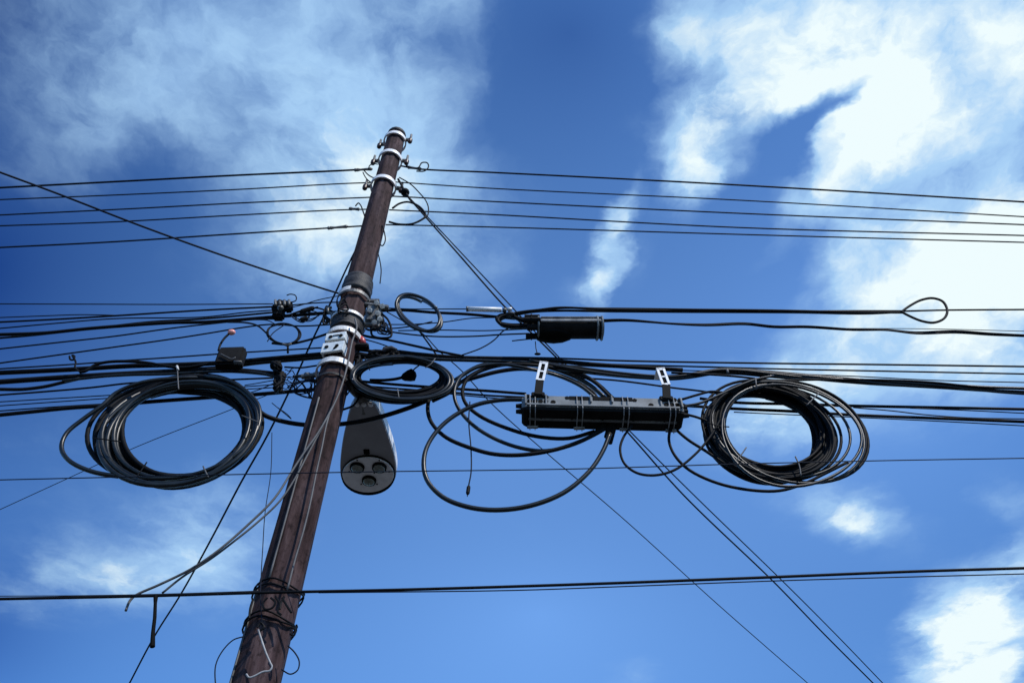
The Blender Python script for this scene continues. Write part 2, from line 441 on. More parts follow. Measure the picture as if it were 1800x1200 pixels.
# ------------------------------------------------------------------ ground (below the frame)
def ground():
    bm = bmesh.new()
    s = 400
    vs = [bm.verts.new(v) for v in ((-s, -s, 0), (s, -s, 0), (s, s, 0), (-s, s, 0))]
    bm.faces.new(vs)
    g = finish('ground', bm, mat('dry_ground', (.045, .045, .043), .9, var=.3, scale=1.5, bump=.4, col2=(.07, .068, .062)), None, False)
    g['kind'] = 'structure'
ground()

# ------------------------------------------------------------------ the pole
def pr(z):
    """pole radius (corner) at height z"""
    t = max(0, min(1, z / TOPZ)); return 0.142 * (1 - t) + 0.100 * t
def zp(py):
    return P(900, py).z
def ring(bm, z, h, gap, thick=.006, start=0, end=360, n=40):
    """a flat band round the pole"""
    r0 = pr(z) + gap; r1 = r0 + thick
    prev = None; first = None
    for i in range(n + 1):
        a = R(start + (end - start) * i / n)
        c, s = math.cos(a), math.sin(a)
        q = [bm.verts.new((POLX + c * r_, PD + s * r_, z_)) for r_, z_ in ((r0, z - h / 2), (r1, z - h / 2), (r1, z + h / 2), (r0, z + h / 2))]
        if prev:
            for k in range(4): bm.faces.new((prev[k], prev[(k + 1) % 4], q[(k + 1) % 4], q[k]))
        else: first = q
        prev = q
    if end - start < 359: bm.faces.new(first[::-1]); bm.faces.new(prev)
pole = thing('utility_pole', 'tall brown weathered utility pole with faceted shaft and white clamp rings at its top', 'utility pole', (POLX, PD, 0))
bm = bmesh.new()
VA = [-90 - 18.4 + a for a in (-40, 5, 50, 95, 140, 185, 230, 275)]
rings = []
nz_ = 60
for i in range(nz_ + 1):
    z = TOPZ * i / nz_; r_ = pr(z)
    if i == nz_: r_ *= .97
    row = []
    for a in VA:
        for da in (-4, 4):
            rr = r_ * (.985) * (1 + random.uniform(-.006, .006))
            row.append(bm.verts.new((POLX + math.cos(R(a + da)) * rr, PD + math.sin(R(a + da)) * rr, z)))
    rings.append(row)
for a, b in zip(rings, rings[1:]):
    n = len(a)
    for k in range(n): bm.faces.new((a[k], a[(k + 1) % n], b[(k + 1) % n], b[k]))
bm.faces.new(rings[-1]); bm.faces.new(rings[0][::-1])
finish('shaft', bm, M['pole'], pole, False)
# domed dark cap
bm = bmesh.new()
tube(bm, [Vector((POLX, PD, TOPZ + z)) for z in (-.05, .0, .03, .045)], [.102, .104, .085, .03], 16)
finish('pole_cap', bm, M['tape'], pole)
# three clamp rings with lug bolts at the top
for (py, a0) in ((250, 10), (283, 0), (329, -5)):
    z = zp(py)
    bm = bmesh.new(); ring(bm, z, .055, .012, .014)
    band = finish('clamp_ring', bm, M['white'], pole, False)
    for sgn in (-1, 1):
        bm = bmesh.new()
        r_ = pr(z) + .03
        ux = math.cos(R(a0)) * sgn; uy = math.sin(R(a0)) * sgn * -1
        c = Vector((POLX + ux * r_, PD + uy * r_, z))
        box(bm, c + Vector((ux * .02, uy * .02, 0)), .055, .03, .045, bev=.004)
        cyl(bm, c + Vector((ux * .045, uy * .045, -.06)), c + Vector((ux * .045, uy * .045, .12)), .013, 8)
        finish('lug_bolt', bm, M['tarnish'], band)
        bm = bmesh.new()
        q = c + Vector((ux * .045, uy * .045, -.03))
        tube(bm, [q + Vector((0, 0, z_)) for z_ in (-.045, -.03, -.012, 0, .012, .03, .045)], [.014, .024, .026, .016, .026, .024, .014], 12)
        finish('spool_insulator', bm, M['rust'], band)
# middle bands and wraps
def band_at(py, h, gap, m, thick=.008, s=0, e=360, name='steel_band'):
    bm = bmesh.new(); ring(bm, zp(py), h, gap, thick, s, e)
    return finish(name, bm, M[m], pole, False)
bm = bmesh.new()
zt0, zt1 = zp(522), zp(497)
n = 9
tube(bm, [Vector((POLX, PD, zt0 + (zt1 - zt0) * i / n)) for i in range(n + 1)], [pr(zt0) + .012 + random.uniform(-.004, .006) for _ in range(n + 1)], 20)
finish('tape_wrap', bm, M['tape'], pole)
band_at(529, .05, .020, 'steel', s=-150, e=-95)
band_at(533, .035, .018, 'tarnish')
bm = bmesh.new()
zt0, zt1 = zp(588), zp(571)
tube(bm, [Vector((POLX, PD, zt0 + (zt1 - zt0) * i / n)) for i in range(n + 1)], [pr(zt0) + .014 + random.uniform(-.004, .006) for _ in range(n + 1)], 20)
finish('tape_wrap', bm, M['tape'], pole)
band_at(570, .03, .022, 'steel', .006)
band_at(600, .045, .016, 'steel', .010)
band_at(656, .05, .016, 'steel', .012)
band_at(678, .02, .006, 'tape', .006)
# two perforated pale plates strapped to the front face
def plate(py, hpx, wm, holes, lbl):
    z = zp(py); h = zp(py - hpx / 2) - zp(py + hpx / 2)
    az = R(-90 - 10)
    nrm = Vector((math.cos(az), math.sin(az), 0)); tx = Vector((-nrm.y, nrm.x, 0))
    c = Vector((POLX, PD, z)) + nrm * (pr(z) + .022)
    rot = Matrix((tx, -nrm, Vector((0, 0, 1)))).transposed()
    bm = bmesh.new(); box(bm, c, wm, .02, h, rot, .003)
    # folded side flanges
    for s in (-1, 1):
        box(bm, c + tx * s * (wm / 2 - .006) - nrm * .035, .012, .06, h * .9, rot, .002)
    p = finish('perforated_plate', bm, M['plate'], pole, False)
    bm = bmesh.new()
    for (hx, hz, kind) in holes:
        q = c + tx * hx + Vector((0, 0, hz)) + nrm * .0105
        if kind == 'o':
            cyl(bm, q, q + nrm * .006, .016, 10)
        elif kind == 'tick':
            cyl(bm, q, q + nrm * .006, .014, 10)
            tube(bm, [q + nrm * .003 + Vector((0, 0, -.006)), q + nrm * .003 + tx * -.008 + Vector((0, 0, -.022)), q + nrm * .003 + tx * -.022 + Vector((0, 0, -.034))], [.012, .009, .004], 8)
        else:
            box(bm, q + nrm * .003, .05, .006, .005, rot)
    finish_split('plate_hole', bm, M['void'], p, False)
plate(616, 12, .155, [(-.035, -.01, 'o'), (.045, -.01, 'o'), (.005, 0, '-')], '')
plate(635, 17, .168, [(-.045, 0, 'o'), (.035, 0, 'tick')], '')
# bolted bracket cluster on the right of the pole
bk = finish('side_bracket', (lambda b: (box(b, P(650, 531, 0), .16, .05, .035, None, .004), box(b, P(662, 538, -.03), .20, .04, .03, Matrix.Rotation(R(12), 3, 'Y'), .004),
     box(b, P(655, 555, .0), .10, .09, .22, None, .01), cyl(b, P(640, 548, 0), P(672, 551, 0), .02), cyl(b, P(640, 570, 0), P(664, 572, 0), .024),
     cyl(b, P(668, 545, -.05), P(664, 574, -.05), .012), b)[-1])(bmesh.new()), M['tarnish'], pole, False)
bm = bmesh.new()
for (x, y) in ((662, 532), (672, 538), (650, 545), (664, 550), (668, 560), (658, 566)):
    cyl(bm, P(x, y, -.10), P(x, y, -.04), .013, 6)
    cyl(bm, P(x, y, -.075), P(x, y, -.055), .023, 6)
finish_split('bracket_bolt', bm, M['steel'], bk, False)
bm = bmesh.new()
tube(bm, spline([P(x, y, 0) for x, y in ((600, 553), (588, 552), (578, 549), (577, 542), (583, 540))], .02), .012, 8)
cyl(bm, P(583, 552, 0), P(584, 566, 0), .010)
finish('hook', bm, M['tarnish'], pole)
# conduit running down the pole beside the cable and pale seam strips
bm = bmesh.new()
az = R(-90 - 18.4 + 5 - 2)
tube(bm, [Vector((POLX + math.cos(az) * (pr(z) + .004), PD + math.sin(az) * (pr(z) + .004), z)) for z in [zp(1040) + (zp(720) - zp(1040)) * i / 16 for i in range(17)]], .0065, 6)
finish('earth_strip', bm, M['greycable'], pole)
bm = bmesh.new()
az = R(-90 - 18.4 - 34)
tube(bm, [Vector((POLX + math.cos(az) * (pr(z) + .002), PD + math.sin(az) * (pr(z) + .002), z)) for z in [.2 + (zp(1050) - .2) * i / 8 for i in range(9)]], .006, 6)
finish('earth_strip', bm, M['greycable'], pole)
# rags of wire tied round the lower shaft
def coilwrap(name, py, turns, m, rr=.006, amp=.03):
    bm = bmesh.new(); path = []
    nn_ = 24 * turns
    z0 = zp(py)
    for i in range(nn_ + 1):
        a = 2 * math.pi * i / 24
        path.append(Vector((POLX + math.cos(a) * (pr(z0) + .012), PD + math.sin(a) * (pr(z0) + .012), z0 + amp * math.sin(a * .37 + 1) + .012 * math.sin(a * 3.1))))
    tube(bm, path, rr, 6)
    return finish(name, bm, M[m], pole)
coilwrap('wire_wrap', 1046, 2, 'cable', .0055, .022)
coilwrap('wire_wrap', 1103, 2, 'cable', .0055, .02)
bm = bmesh.new()
for pts in (((470, 1050), (462, 1060), (466, 1070), (478, 1068), (484, 1058), (476, 1050)), ((484, 1048), (492, 1062), (488, 1074), (494, 1080)), ((496, 1050), (503, 1062), (512, 1076)),
            ((500, 1048), (494, 1058), (492, 1070)), ((505, 1104), (513, 1102), (519, 1107), (516, 1116), (510, 1113)), ((445, 1052), (440, 1068), (438, 1086)), ((452, 1102), (458, 1094), (464, 1102), (456, 1108))):
    tube(bm, spline([P(x, y, -.19) for x, y in pts], .02), .006, 6)
finish_split('tangled_tie_wire', bm, M['cable'], pole)
bm = bmesh.new()
tube(bm, spline([P(x, y, -.20) for x, y in ((454, 1106), (459, 1122), (468, 1148), (475, 1164), (478, 1171), (474, 1178), (462, 1180), (446, 1188), (438, 1190), (433, 1184))], .02), .0048, 8)
finish('steel_hook', bm, M['greyplastic'], pole)
wire('thin_wire', 'thin wire loop sagging out left of the pole near the bottom edge', [(428, 1118), (410, 1124), (392, 1142), (380, 1165), (378, 1190), (384, 1222), (400, 1240)], 2.4, -.14, m='wire')
wire('thin_wire', 'thin wire loop bulging right of the pole near the bottom edge', [(506, 1134), (518, 1146), (526, 1162), (523, 1177), (511, 1184), (495, 1176)], 2.6, -.12, m='wire')
wire('thin_wire', 'thin wire running down the left edge of the lower pole', [(478, 760, .0), (476, 830, -.05), (466, 900, -.1), (462, 960, -.15), (458, 1040, -.17), (460, 1095, -.17)], 1.6, -.1, m='wire')

# ------------------------------------------------------------------ street lamp
LZ = 5.85
lamp = thing('street_lamp', 'grey street lamp head with three round lenses, hanging right of the pole', 'street lamp', PZ(640, 705, LZ))
outl = [(622, 708), (614, 722), (609, 742), (603, 770), (599, 800), (598, 822), (600, 840), (607, 852), (620, 861), (636, 866), (654, 867), (672, 864), (685, 856), (694, 842), (697, 826), (695, 806), (689, 782), (681, 758), (673, 735), (664, 715), (658, 708)]
q = [PZ(x, y, LZ) for x, y in outl]
q = spline(q + [q[0]], .04)[:-1]
cen = sum(q, Vector()) / len(q)
bm = bmesh.new()
lv = [(1.0, 0.0), (1.0, .07), (.98, .09), (.88, .11), (.66, .14), (.35, .155)]
rows = [[bm.verts.new((cen.x + (v.x - cen.x) * s, cen.y + (v.y - cen.y) * s, LZ + h)) for v in q] for s, h in lv]
n = len(q)
for a, b in zip(rows, rows[1:]):
    for k in range(n): bm.faces.new((a[k], a[(k + 1) % n], b[(k + 1) % n], b[k]))
bm.faces.new(rows[-1]); bm.faces.new(rows[0][::-1])
finish('housing', bm, M['white'], lamp, False)
bm = bmesh.new()
def slab(bm, loop, z0, z1, s0=1, s1=1):
    c = sum(loop, Vector()) / len(loop)
    a = [bm.verts.new((c.x + (v.x - c.x) * s0, c.y + (v.y - c.y) * s0, z0)) for v in loop]
    b = [bm.verts.new((c.x + (v.x - c.x) * s1, c.y + (v.y - c.y) * s1, z1)) for v in loop]
    n = len(loop)
    for k in range(n): bm.faces.new((a[k], a[(k + 1) % n], b[(k + 1) % n], b[k]))
    bm.faces.new(a[::-1]); bm.faces.new(b)
slab(bm, q, LZ - .012, LZ - .002, .975, .985)
finish('underside_cover', bm, M['lampgrey'], lamp, False)
def ell(cx, cy, rx, ry, n=36):
    return [PZ(cx + rx * math.cos(2 * math.pi * k / n), cy + ry * math.sin(2 * math.pi * k / n), LZ) for k in range(n)]
bm = bmesh.new(); slab(bm, ell(648, 831, 47.5, 34.5), LZ - .03, LZ - .012, .99, 1)
finish('gasket', bm, M['void'], lamp, False)
bm = bmesh.new(); slab(bm, ell(648, 828.5, 45.5, 31), LZ - .036, LZ - .028, .98, 1)
fp = finish('face_plate', bm, M['lampplate'], lamp, False)
for (x, y) in ((628, 820), (667, 820), (649, 843)):
    bm = bmesh.new()
    c = PZ(x, y, LZ - .036); r_ = .058
    tube(bm, [c + Vector((0, 0, z_)) for z_ in (0.002, -.02, -.022)], [r_, r_ * .97, r_ * .8], 28, cap=True)
    rim = finish('lens_rim', bm, M['void'], lamp)
    bm = bmesh.new()
    ball(bm, c + Vector((0, 0, -.02)), r_ * .82, (1, 1, .35))
    cyl(bm, c + Vector((0, 0, -.045)), c + Vector((0, 0, -.02)), .012, 10)
    finish('lens', bm, M['lampglass'], rim)
bm = bmesh.new()
for (x, y) in ((628, 808), (667, 808), (632, 828), (614, 828), (684, 828), (658, 830), (663, 850), (635, 850)):
    c = PZ(x, y, LZ - .036); cyl(bm, c, c + Vector((0, 0, -.008)), .006, 6)
finish_split('screw', bm, M['void'], fp, False)
bm = bmesh.new()
c = PZ(644.5, 793, LZ - .012); box(bm, c, .045, .05, .025, None, .004)
finish('latch', bm, M['void'], lamp, False)
bm = bmesh.new()
a = PZ(640, 708, LZ + .05)
cyl(bm, Vector((POLX + .05, PD + .02, LZ + .09)), a + Vector((0, -.02, .0)), .03, 14)
tube(bm, [a + Vector((0, y_, 0)) for y_ in (-.10, -.08, .06, .08)], [.05, .06, .065, .05], 14)
finish('arm', bm, M['tarnish'], lamp)
bm = bmesh.new()
for x in (628, 640, 652):
    box(bm, PZ(x, 709, LZ + .0) , .035, .035, .05, Matrix.Rotation(R(x * 7 % 40), 3, 'Z'), .008)
finish('neck_clamp', bm, M['white'], lamp, False)

# ------------------------------------------------------------------ thin power lines near the pole top
G5 = 'thin power lines strung to the pole top'
LW = [('topmost', [(0, 330), (230, 318), (420, 308), (600, 300), (652, 297)], 3.6), ('second from top', [(0, 351), (200, 343), (420, 333), (600, 323), (655, 321)], 2.4),
      ('third from top', [(0, 378), (230, 367), (420, 357), (600, 349), (650, 347)], 2.6), ('fourth from top', [(0, 397), (200, 390), (420, 378), (600, 369), (645, 368)], 2.5), ('lowest', [(0, 435), (200, 425), (400, 412), (575, 401), (640, 397)], 3.0)]
for nm, pts, w_ in LW:
    wire('power_line', f'{nm} of the five thin lines strung left of the pole top', pts, w_, .0, 'L', 'wire', 'power line', G5)
RW = [('topmost', [(706, 292), (735, 297), (860, 303), (1200, 320), (1500, 337), (1800, 355)], 3.2), ('second from top', [(694, 320), (860, 331), (1300, 352), (1800, 381)], 2.3),
      ('third from top', [(690, 345), (860, 354), (1300, 375), (1800, 395)], 2.6), ('fourth from top', [(684, 369), (860, 377), (1300, 400), (1800, 414)], 2.6), ('lowest', [(678, 395), (860, 399), (1300, 412), (1800, 426)], 2.5)]
for nm, pts, w_ in RW:
    wire('power_line', f'{nm} of the five thin lines strung right of the pole top', pts, w_, .0, 'R', 'wire', 'power line', G5)
# dead-end grips on the left lines
def small(name, label, cat, fn, m, loc, group=None):
    bm = bmesh.new(); fn(bm)
    o = finish(name, bm, M[m], None, False, loc)
    USED.add(label); return tag(o, label, cat, group)
def grip(x0, y0, x1, y1, label, wpx=5):
    def f(bm):
        a, b = P(x0, y0, 0), P(x1, y1, 0)
        tube(bm, [a.lerp(b, t) for t in (0, .1, .3, .7, .9, 1)], [rad(wpx * k, y0) for k in (.5, 1.3, .8, 1, 1.3, .6)], 8)
        ball(bm, a, rad(wpx * 1.3, y0))
    small('line_clamp', label, 'clamp', f, 'tarnish', P(x0, y0, 0), 'end clamps of the thin lines')
grip(625, 299, 655, 297, 'end clamp on the topmost thin line just left of the pole')
grip(578, 401, 612, 398, 'long end clamp on the lowest thin line left of the pole', 5)
grip(616, 367, 632, 368, 'end clamp on the fourth thin line left of the pole', 5)
grip(738, 297, 716, 294, 'end clamp on the topmost thin line just right of the pole', 5)
# jumper loops at the pole top
J = 'jumper wires looped at the pole top'
def jw(label, pts, w_, dy=-.05, m='cable'): wire('jumper_wire', label, pts, w_, dy, '', m, 'wire', J)
jw('small wire arch above the topmost line left of the pole top', [(648, 297), (650, 291), (657, 288), (664, 289)], 2)
jw('wire looping down left between the upper two clamp rings', [(640, 300), (648, 308), (655, 312), (662, 314)], 2.2)
jw('wire curling into the lowest clamp ring from the left', [(638, 303), (642, 311), (648, 318), (655, 322)], 2)
jw('curly jumper arch over the topmost line right of the pole', [(714, 291), (726, 296), (735, 295), (742, 286), (750, 286), (753, 294), (745, 301), (732, 301)], 2.4)
jw('wire curl standing above the fourth line left of the pole', [(625, 362), (630, 357), (634, 361), (638, 371), (642, 385), (641, 397)], 2.4)
jw('large thick wire loop right of the pole under the lowest ring', [(690, 366), (702, 358), (716, 355), (732, 360), (744, 370), (748, 380), (738, 388), (722, 394), (700, 394), (684, 390)], 3.6)
jw('slack wire drooping right from the lowest clamp ring', [(702, 312), (722, 324), (738, 340), (748, 352), (753, 365), (751, 380), (746, 384)], 2.2)
jw('short wire hugging the right edge of the upper pole', [(672, 396), (676, 410), (677, 424), (672, 432), (668, 430)], 2.2)
jw('wavy wire hanging down the right edge of the upper pole', [(663, 440), (667, 455), (670, 475), (668, 498)], 2)
small('wire_connector', 'brown wire connector hanging right of the lowest clamp ring', 'connector', lambda b: (tube(b, spline([P(700, 315, -.05), P(706, 326, -.05), P(712, 338, -.05), P(722, 352, -.05)], .05), .012, 8), ball(b, P(712, 338, -.05), .045, (1, 1, .8))), 'cable', P(712, 338, -.05))

# ------------------------------------------------------------------ drop wires that leave the pole at a slant
wire('drop_cable', 'thicker of two slanting cables from pole top down to the bottom right corner', [(722, 352, 0), (800, 440, .15), (893, 545, .4), (960, 610, .6), (1090, 745, 1.2), (1200, 868, 2.0), (1360, 1022, 3.3), (1450, 1115, 4.2), (1535, 1200, 5)], 4.0, 0, 'R', 'cable', 'cable', 'pair of slanting drop cables', step=.1)
wire('drop_cable', 'thinner upper one of two slanting cables running beside each other to the bottom right', [(722, 350, .02), (803, 436, .16), (905, 545, .42), (962, 606, .62), (1100, 750, 1.22), (1215, 865, 2.0), (1375, 1020, 3.3), (1470, 1115, 4.2), (1552, 1200, 5)], 3.0, 0, 'R', 'wire', 'cable', 'pair of slanting drop cables', step=.1)
wire('drop_wire', 'thin lone wire slanting from the small coil down past the bottom edge', [(680, 548, .2), (715, 568, .3), (745, 588, .4), (770, 615, .5), (810, 650, .7), (860, 705, 1), (960, 795, 1.8), (1100, 915, 2.8), (1260, 1060, 4), (1420, 1200, 5)], 2.5, 0, 'R', 'wire', 'wire', step=.1)
wire('drop_wire', 'long dark wire slanting from the upper pole down to the bottom left', [(640, 410, 0), (610, 470, .05), (587, 520, .1), (548, 600, .25), (512, 680, .45), (470, 765, .7), (425, 845, 1.0), (375, 940, 1.5), (320, 1040, 2.2), (270, 1120, 2.8), (225, 1205, 3.4)], 4.2, 0, 'R', 'wire', 'wire', step=.1)
wire('drop_wire', 'long thin wire slanting from the upper left edge down to the pole', [(0, 303, -1.2), (100, 340, -1.0), (250, 398, -.75), (400, 452, -.45), (520, 492, -.2), (590, 514, -.08), (605, 518, -.05)], 3.0, 0, 'L', 'wire', 'wire', step=.2)
wire('drop_wire', 'faint thin wire slanting behind the left coil to the left edge', [(0, 895, 2.4), (120, 840, 2.1), (240, 785, 1.7), (400, 722, 1.2), (480, 690, .8)], 2.0, 0, 'L', 'wire', 'wire', step=.2)
wire('thin_wire', 'very thin near-level wire crossing the whole view below the coils', [(0, 843), (300, 836), (640, 829), (1000, 824), (1300, 815), (1560, 809), (1800, 805)], 2.0, -.45, 'LR', 'wire', 'wire', step=.3)
wire('low_cable', 'thick cable crossing the whole view in front of the lower pole', [(0, 1052), (250, 1047), (460, 1041), (700, 1036), (1000, 1027), (1300, 1016), (1600, 1004), (1800, 998)], 5.2, -.20, 'LR', 'cable', 'cable', step=.3)
wire('low_wire', 'thin wire just beneath the thick low cable on the right', [(560, 1041), (900, 1037), (1100, 1030), (1400, 1019), (1800, 1008)], 2.2, -.20, 'R', 'wire', 'wire', step=.3)
wire('low_wire', 'thin wire just above the thick low cable at the left edge', [(0, 1047), (150, 1046), (300, 1043), (455, 1038)], 1.6, -.20, 'L', 'wire', 'wire', step=.3)

# ------------------------------------------------------------------ middle left group of cables
GL = 'cables running left from the middle of the pole'
def ml(label, pts, w_, dy=.15, ext='L', m='cable', **k): wire('telecom_cable' if w_ > 3.6 else 'telecom_wire', label, pts, w_, dy, ext, m, None, GL, **k)
ml('faint highest thin wire of the middle left group', [(0, 534), (150, 534.5), (300, 535), (480, 534)], 2, .2, m='wire')
ml('thin wire joining the dark splice box from the upper left', [(0, 566), (100, 561), (200, 555), (360, 545), (480, 539)], 3.4, .15)
ml('fine wire above the second left cable at the left edge', [(0, 558), (80, 555), (140, 553), (200, 554)], 2, .17, m='wire')
ml('thin wire just under the one joining the dark splice box', [(0, 577), (100, 568), (200, 560), (360, 557), (430, 549), (480, 545)], 2.4, .18, m='wire')
ml('thick dark cable of the middle left group passing under the dark splice box', [(0, 588), (80, 585), (160, 577), (300, 567), (360, 566), (480, 557), (560, 551), (604, 548)], 6.2, .12)
ml('second cable hugging the thick dark one of the middle left group', [(0, 594), (60, 589), (140, 580), (260, 566), (360, 560), (480, 549)], 3.6, .16)
ml('thin wire below the thick dark cable at middle left', [(0, 613), (100, 602), (200, 591), (300, 577), (380, 568), (440, 562), (500, 560)], 2.8, .2, m='wire')
ml('lowest thin wire of the middle left group passing behind the pale pink tip', [(0, 638), (100, 624), (200, 610), (300, 596), (370, 585), (430, 575), (477, 570), (527, 573), (570, 571), (604, 568)], 2.8, .14, m='cable')
ml('cable rising right into the pole below the small wire loop', [(478, 603), (505, 605), (540, 598), (568, 589), (600, 578)], 4.2, .08, '')
ml('curving wire dropping into the small wire loop left of the pole', [(400, 566), (432, 567), (452, 572), (470, 587), (484, 600), (505, 606)], 3.2, .05, '')
ml('short thin wire slanting up to the pole from the dark splice box', [(500, 543), (530, 536), (560, 527), (600, 519)], 1.8, .05, '', m='wire')
ml('level short wire between the dark splice box and the pole collar', [(515, 536), (560, 532), (604, 531)], 2.4, .06, '', m='wire')
ml('thin slack wire under the thick cable near the small loop', [(440, 562), (470, 563), (490, 572), (500, 570), (480, 585), (470, 600)], 1.8, .04, '', m='wire')
ml('short dark cable between the splice box and the hook on the pole', [(500, 556), (535, 545), (555, 541), (580, 548)], 3, .1, '')
# small loop of wire
def loops(parent, name, cx, cy, rx, ry, tilt, n, jc, jr, w_, dy, jd, m='cable', ppl=52, start=-1.75, seed=1, ctr_drift=(0, 0), stray=None):
    """one continuous cable wound n times; radii and centre wander from turn to turn"""
    rnd = random.Random(seed)
    keys = []
    for i in range(n * 2 + 2):
        keys.append((rnd.uniform(-jc, jc), rnd.uniform(-jc, jc) * .6, rnd.uniform(-jr, jr), rnd.uniform(-jr, jr) * .66, rnd.uniform(-jd, jd), rnd.uniform(-5, 5)))
    path = []
    tot = n * ppl
    for i in range(tot + 1):
        u = i / tot * (len(keys) - 1.001); k = int(u); f = u - k; f = f * f * (3 - 2 * f)
        a, b = keys[k], keys[k + 1]
        v = [a[j] + (b[j] - a[j]) * f for j in range(6)]
        th = start + 2 * math.pi * i / ppl
        prog = i / tot - .5
        X = (rx + v[2]) * math.cos(th); Y = (ry + v[3]) * math.sin(th)
        if stray:
            X, Y = stray(X, Y, i / ppl, rx, ry)
        tl = R(tilt + v[5] * .4)
        x = cx + v[0] + ctr_drift[0] * prog + X * math.cos(tl) - Y * math.sin(tl)
        y = cy + v[1] + ctr_drift[1] * prog + X * math.sin(tl) + Y * math.cos(tl)
        ed = max(0.0, 1 - min(i, tot - i) / 9.0)
        path.append(P(x, y + 4 * ed, dy + v[4] + .13 * ed * ed))
    bm = bmesh.new()
    tube(bm, path, rad(w_, cy, dy), 8)
    return finish(name, bm, M[m], parent)
def tie(parent, pts, dy, w_=2, m='greycable', name='cable_tie'):
    bm = bmesh.new(); tube(bm, spline([P(x, y, dy) for x, y in pts], .02), rad(w_, pts[0][1], dy), 6)
    return finish(name, bm, M[m], parent)
c = thing('wire_loop', 'small round loop of thin wire left of the pole', 'wire loop', P(500, 587, .05))
loops(c, 'wound_wire', 499, 586, 29, 19, 4, 2, 2, 2, 3.0, .05, .02, seed=3)
tie(c, [(497, 604), (505, 607), (512, 604)], .03, 4, 'tarnish')
tie(c, [(506, 608), (506, 620)], .06, 4, 'cable', 'hanger')

# dark splice box and neighbours
def splice1():
    t = thing('splice_box', 'dark lumpy splice box clamped on thin wires upper left of the pole', 'splice box', P(497, 545, .1))
    bm = bmesh.new()
    box(bm, P(492, 541, .08), .10, .10, .13, Matrix.Rotation(R(20), 3, 'Y'), .02)
    box(bm, P(507, 539, .08), .07, .08, .10, Matrix.Rotation(R(-12), 3, 'Y'), .015)
    box(bm, P(490, 554, .1), .09, .08, .09, None, .015)
    finish('casing', bm, M['box'], t, False)
    bm = bmesh.new()
    cyl(bm, P(491, 541, -.0), P(495, 541, -.02), .02, 8)
    for k in range(4): cyl(bm, P(484 + k * 8, 536, .02), P(484 + k * 8, 528, .05), .012, 8)
    finish('clamp_screw', bm, M['tarnish'], t)
    bm = bmesh.new()
    tube(bm, spline([P(x, y, .05) for x, y in ((510, 532), (520, 528), (519, 519), (510, 517), (504, 519))], .02), .005, 6)
    finish('loose_wire', bm, M['wire'], t)
splice1()
def sausage(name, label, cat, a, b, w_, dy, m='box', group=None):
    A, B = P(*a, dy), P(*b, dy)
    def f(bm):
        tube(bm, [A.lerp(B, t) for t in (-.25, -.05, 0, .15, .5, .85, 1, 1.05, 1.3)], [rad(w_ * k, a[1], dy) for k in (.2, .3, .7, 1, 1, 1, .7, .3, .2)], 10)
    small(name, label, cat, f, m, A.lerp(B, .5), group)
sausage('splice_sleeve', 'long dark splice sleeve left of the pole just right of the splice box', 'sleeve', (528, 548), (552, 541), 9, .05)
sausage('splice_sleeve', 'short dark splice sleeve below the longer one left of the pole', 'sleeve', (528, 562), (541, 559), 9, .05)
wire('jumper_wire', 'dark thick wire slanting between hook and collars at the left side of the pole', [(572, 556), (580, 566), (590, 580), (598, 590)], 5, .02, '', 'cable', 'wire', J)
wire('jumper_wire', 'wire curl beside the left pole hook', [(571, 545), (568, 552), (578, 560), (588, 566), (598, 566)], 3, .02, '', 'cable', 'wire', J)

# junction box with pale tip antenna
t = thing('junction_box', 'black square junction box on the left cables, its stalk ending in a pink tip', 'junction box', P(405, 629, .05))
bm = bmesh.new()
A = P(382, 646, .02); 
cx_, wz = P(406, 630, .05), 0
W_ = (P(429, 630, .05) - P(383, 630, .05)).length; H_ = (P(406, 613, .05) - P(406, 641, .05)).length
box(bm, cx_, W_, .09, H_, Matrix.Rotation(R(-3), 3, 'Y'), .015)
finish('casing', bm, M['box'], t, False)
bm = bmesh.new()
tube(bm, spline([P(x, y, -.01) for x, y in ((388, 622), (398, 627), (408, 631), (414, 628))], .02), .006, 6)
box(bm, P(418, 637, -.01), .06, .03, .02, None, .004)
finish('latch', bm, M['greycable'], t)
bm = bmesh.new()
tube(bm, spline([P(x, y, .03) for x, y in ((384, 616), (387, 606), (394, 595), (402, 587))], .02), rad(4, 600), 8)
stalk = finish('stalk', bm, M['cable'], t)
bm = bmesh.new(); ball(bm, P(407, 584, .03), rad(14, 584), (1, .8, .8))
finish('tip', bm, M['pink'], t)
small('wire_curl', 'little hooked wire end standing on the left cables above the left coil', 'wire', lambda b: tube(b, spline([P(x, y, .1) for x, y in ((122, 626), (124, 632), (129, 632), (131, 626), (127, 624), (133, 636), (132, 646), (140, 653))], .02), rad(3.5, 640), 6), 'cable', P(130, 640, .1))

# ------------------------------------------------------------------ lower left cables
GB = 'thick cables running left from the lower pole brackets'
def ll(label, pts, w_, dy=.2, ext='L', m='cable', **k): wire('telecom_cable' if w_ > 3.6 else 'telecom_wire', label, pts, w_, dy, ext, m, None, GB, **k)
ll('thin wire on top of the thick left cable run', [(0, 648), (130, 640), (210, 634), (300, 628), (400, 621), (500, 615), (600, 609)], 2.8, .22, m='wire')
ll('uppermost thick cable of the lower left run', [(0, 655), (130, 649), (230, 643), (312, 641), (400, 637), (480, 630), (560, 623), (610, 618)], 8.5, .2)
ll('cable bulging over the uppermost thick cable above the left coil', [(140, 654), (150, 652), (168, 641), (190, 636), (230, 635), (262, 638), (290, 643), (325, 646), (380, 637), (430, 632)], 5.5, .15, '')
ll('dusty cable just under the uppermost thick one near the pole', [(320, 650), (400, 645), (450, 638), (520, 632), (610, 624)], 7, .24, '', 'dusty')
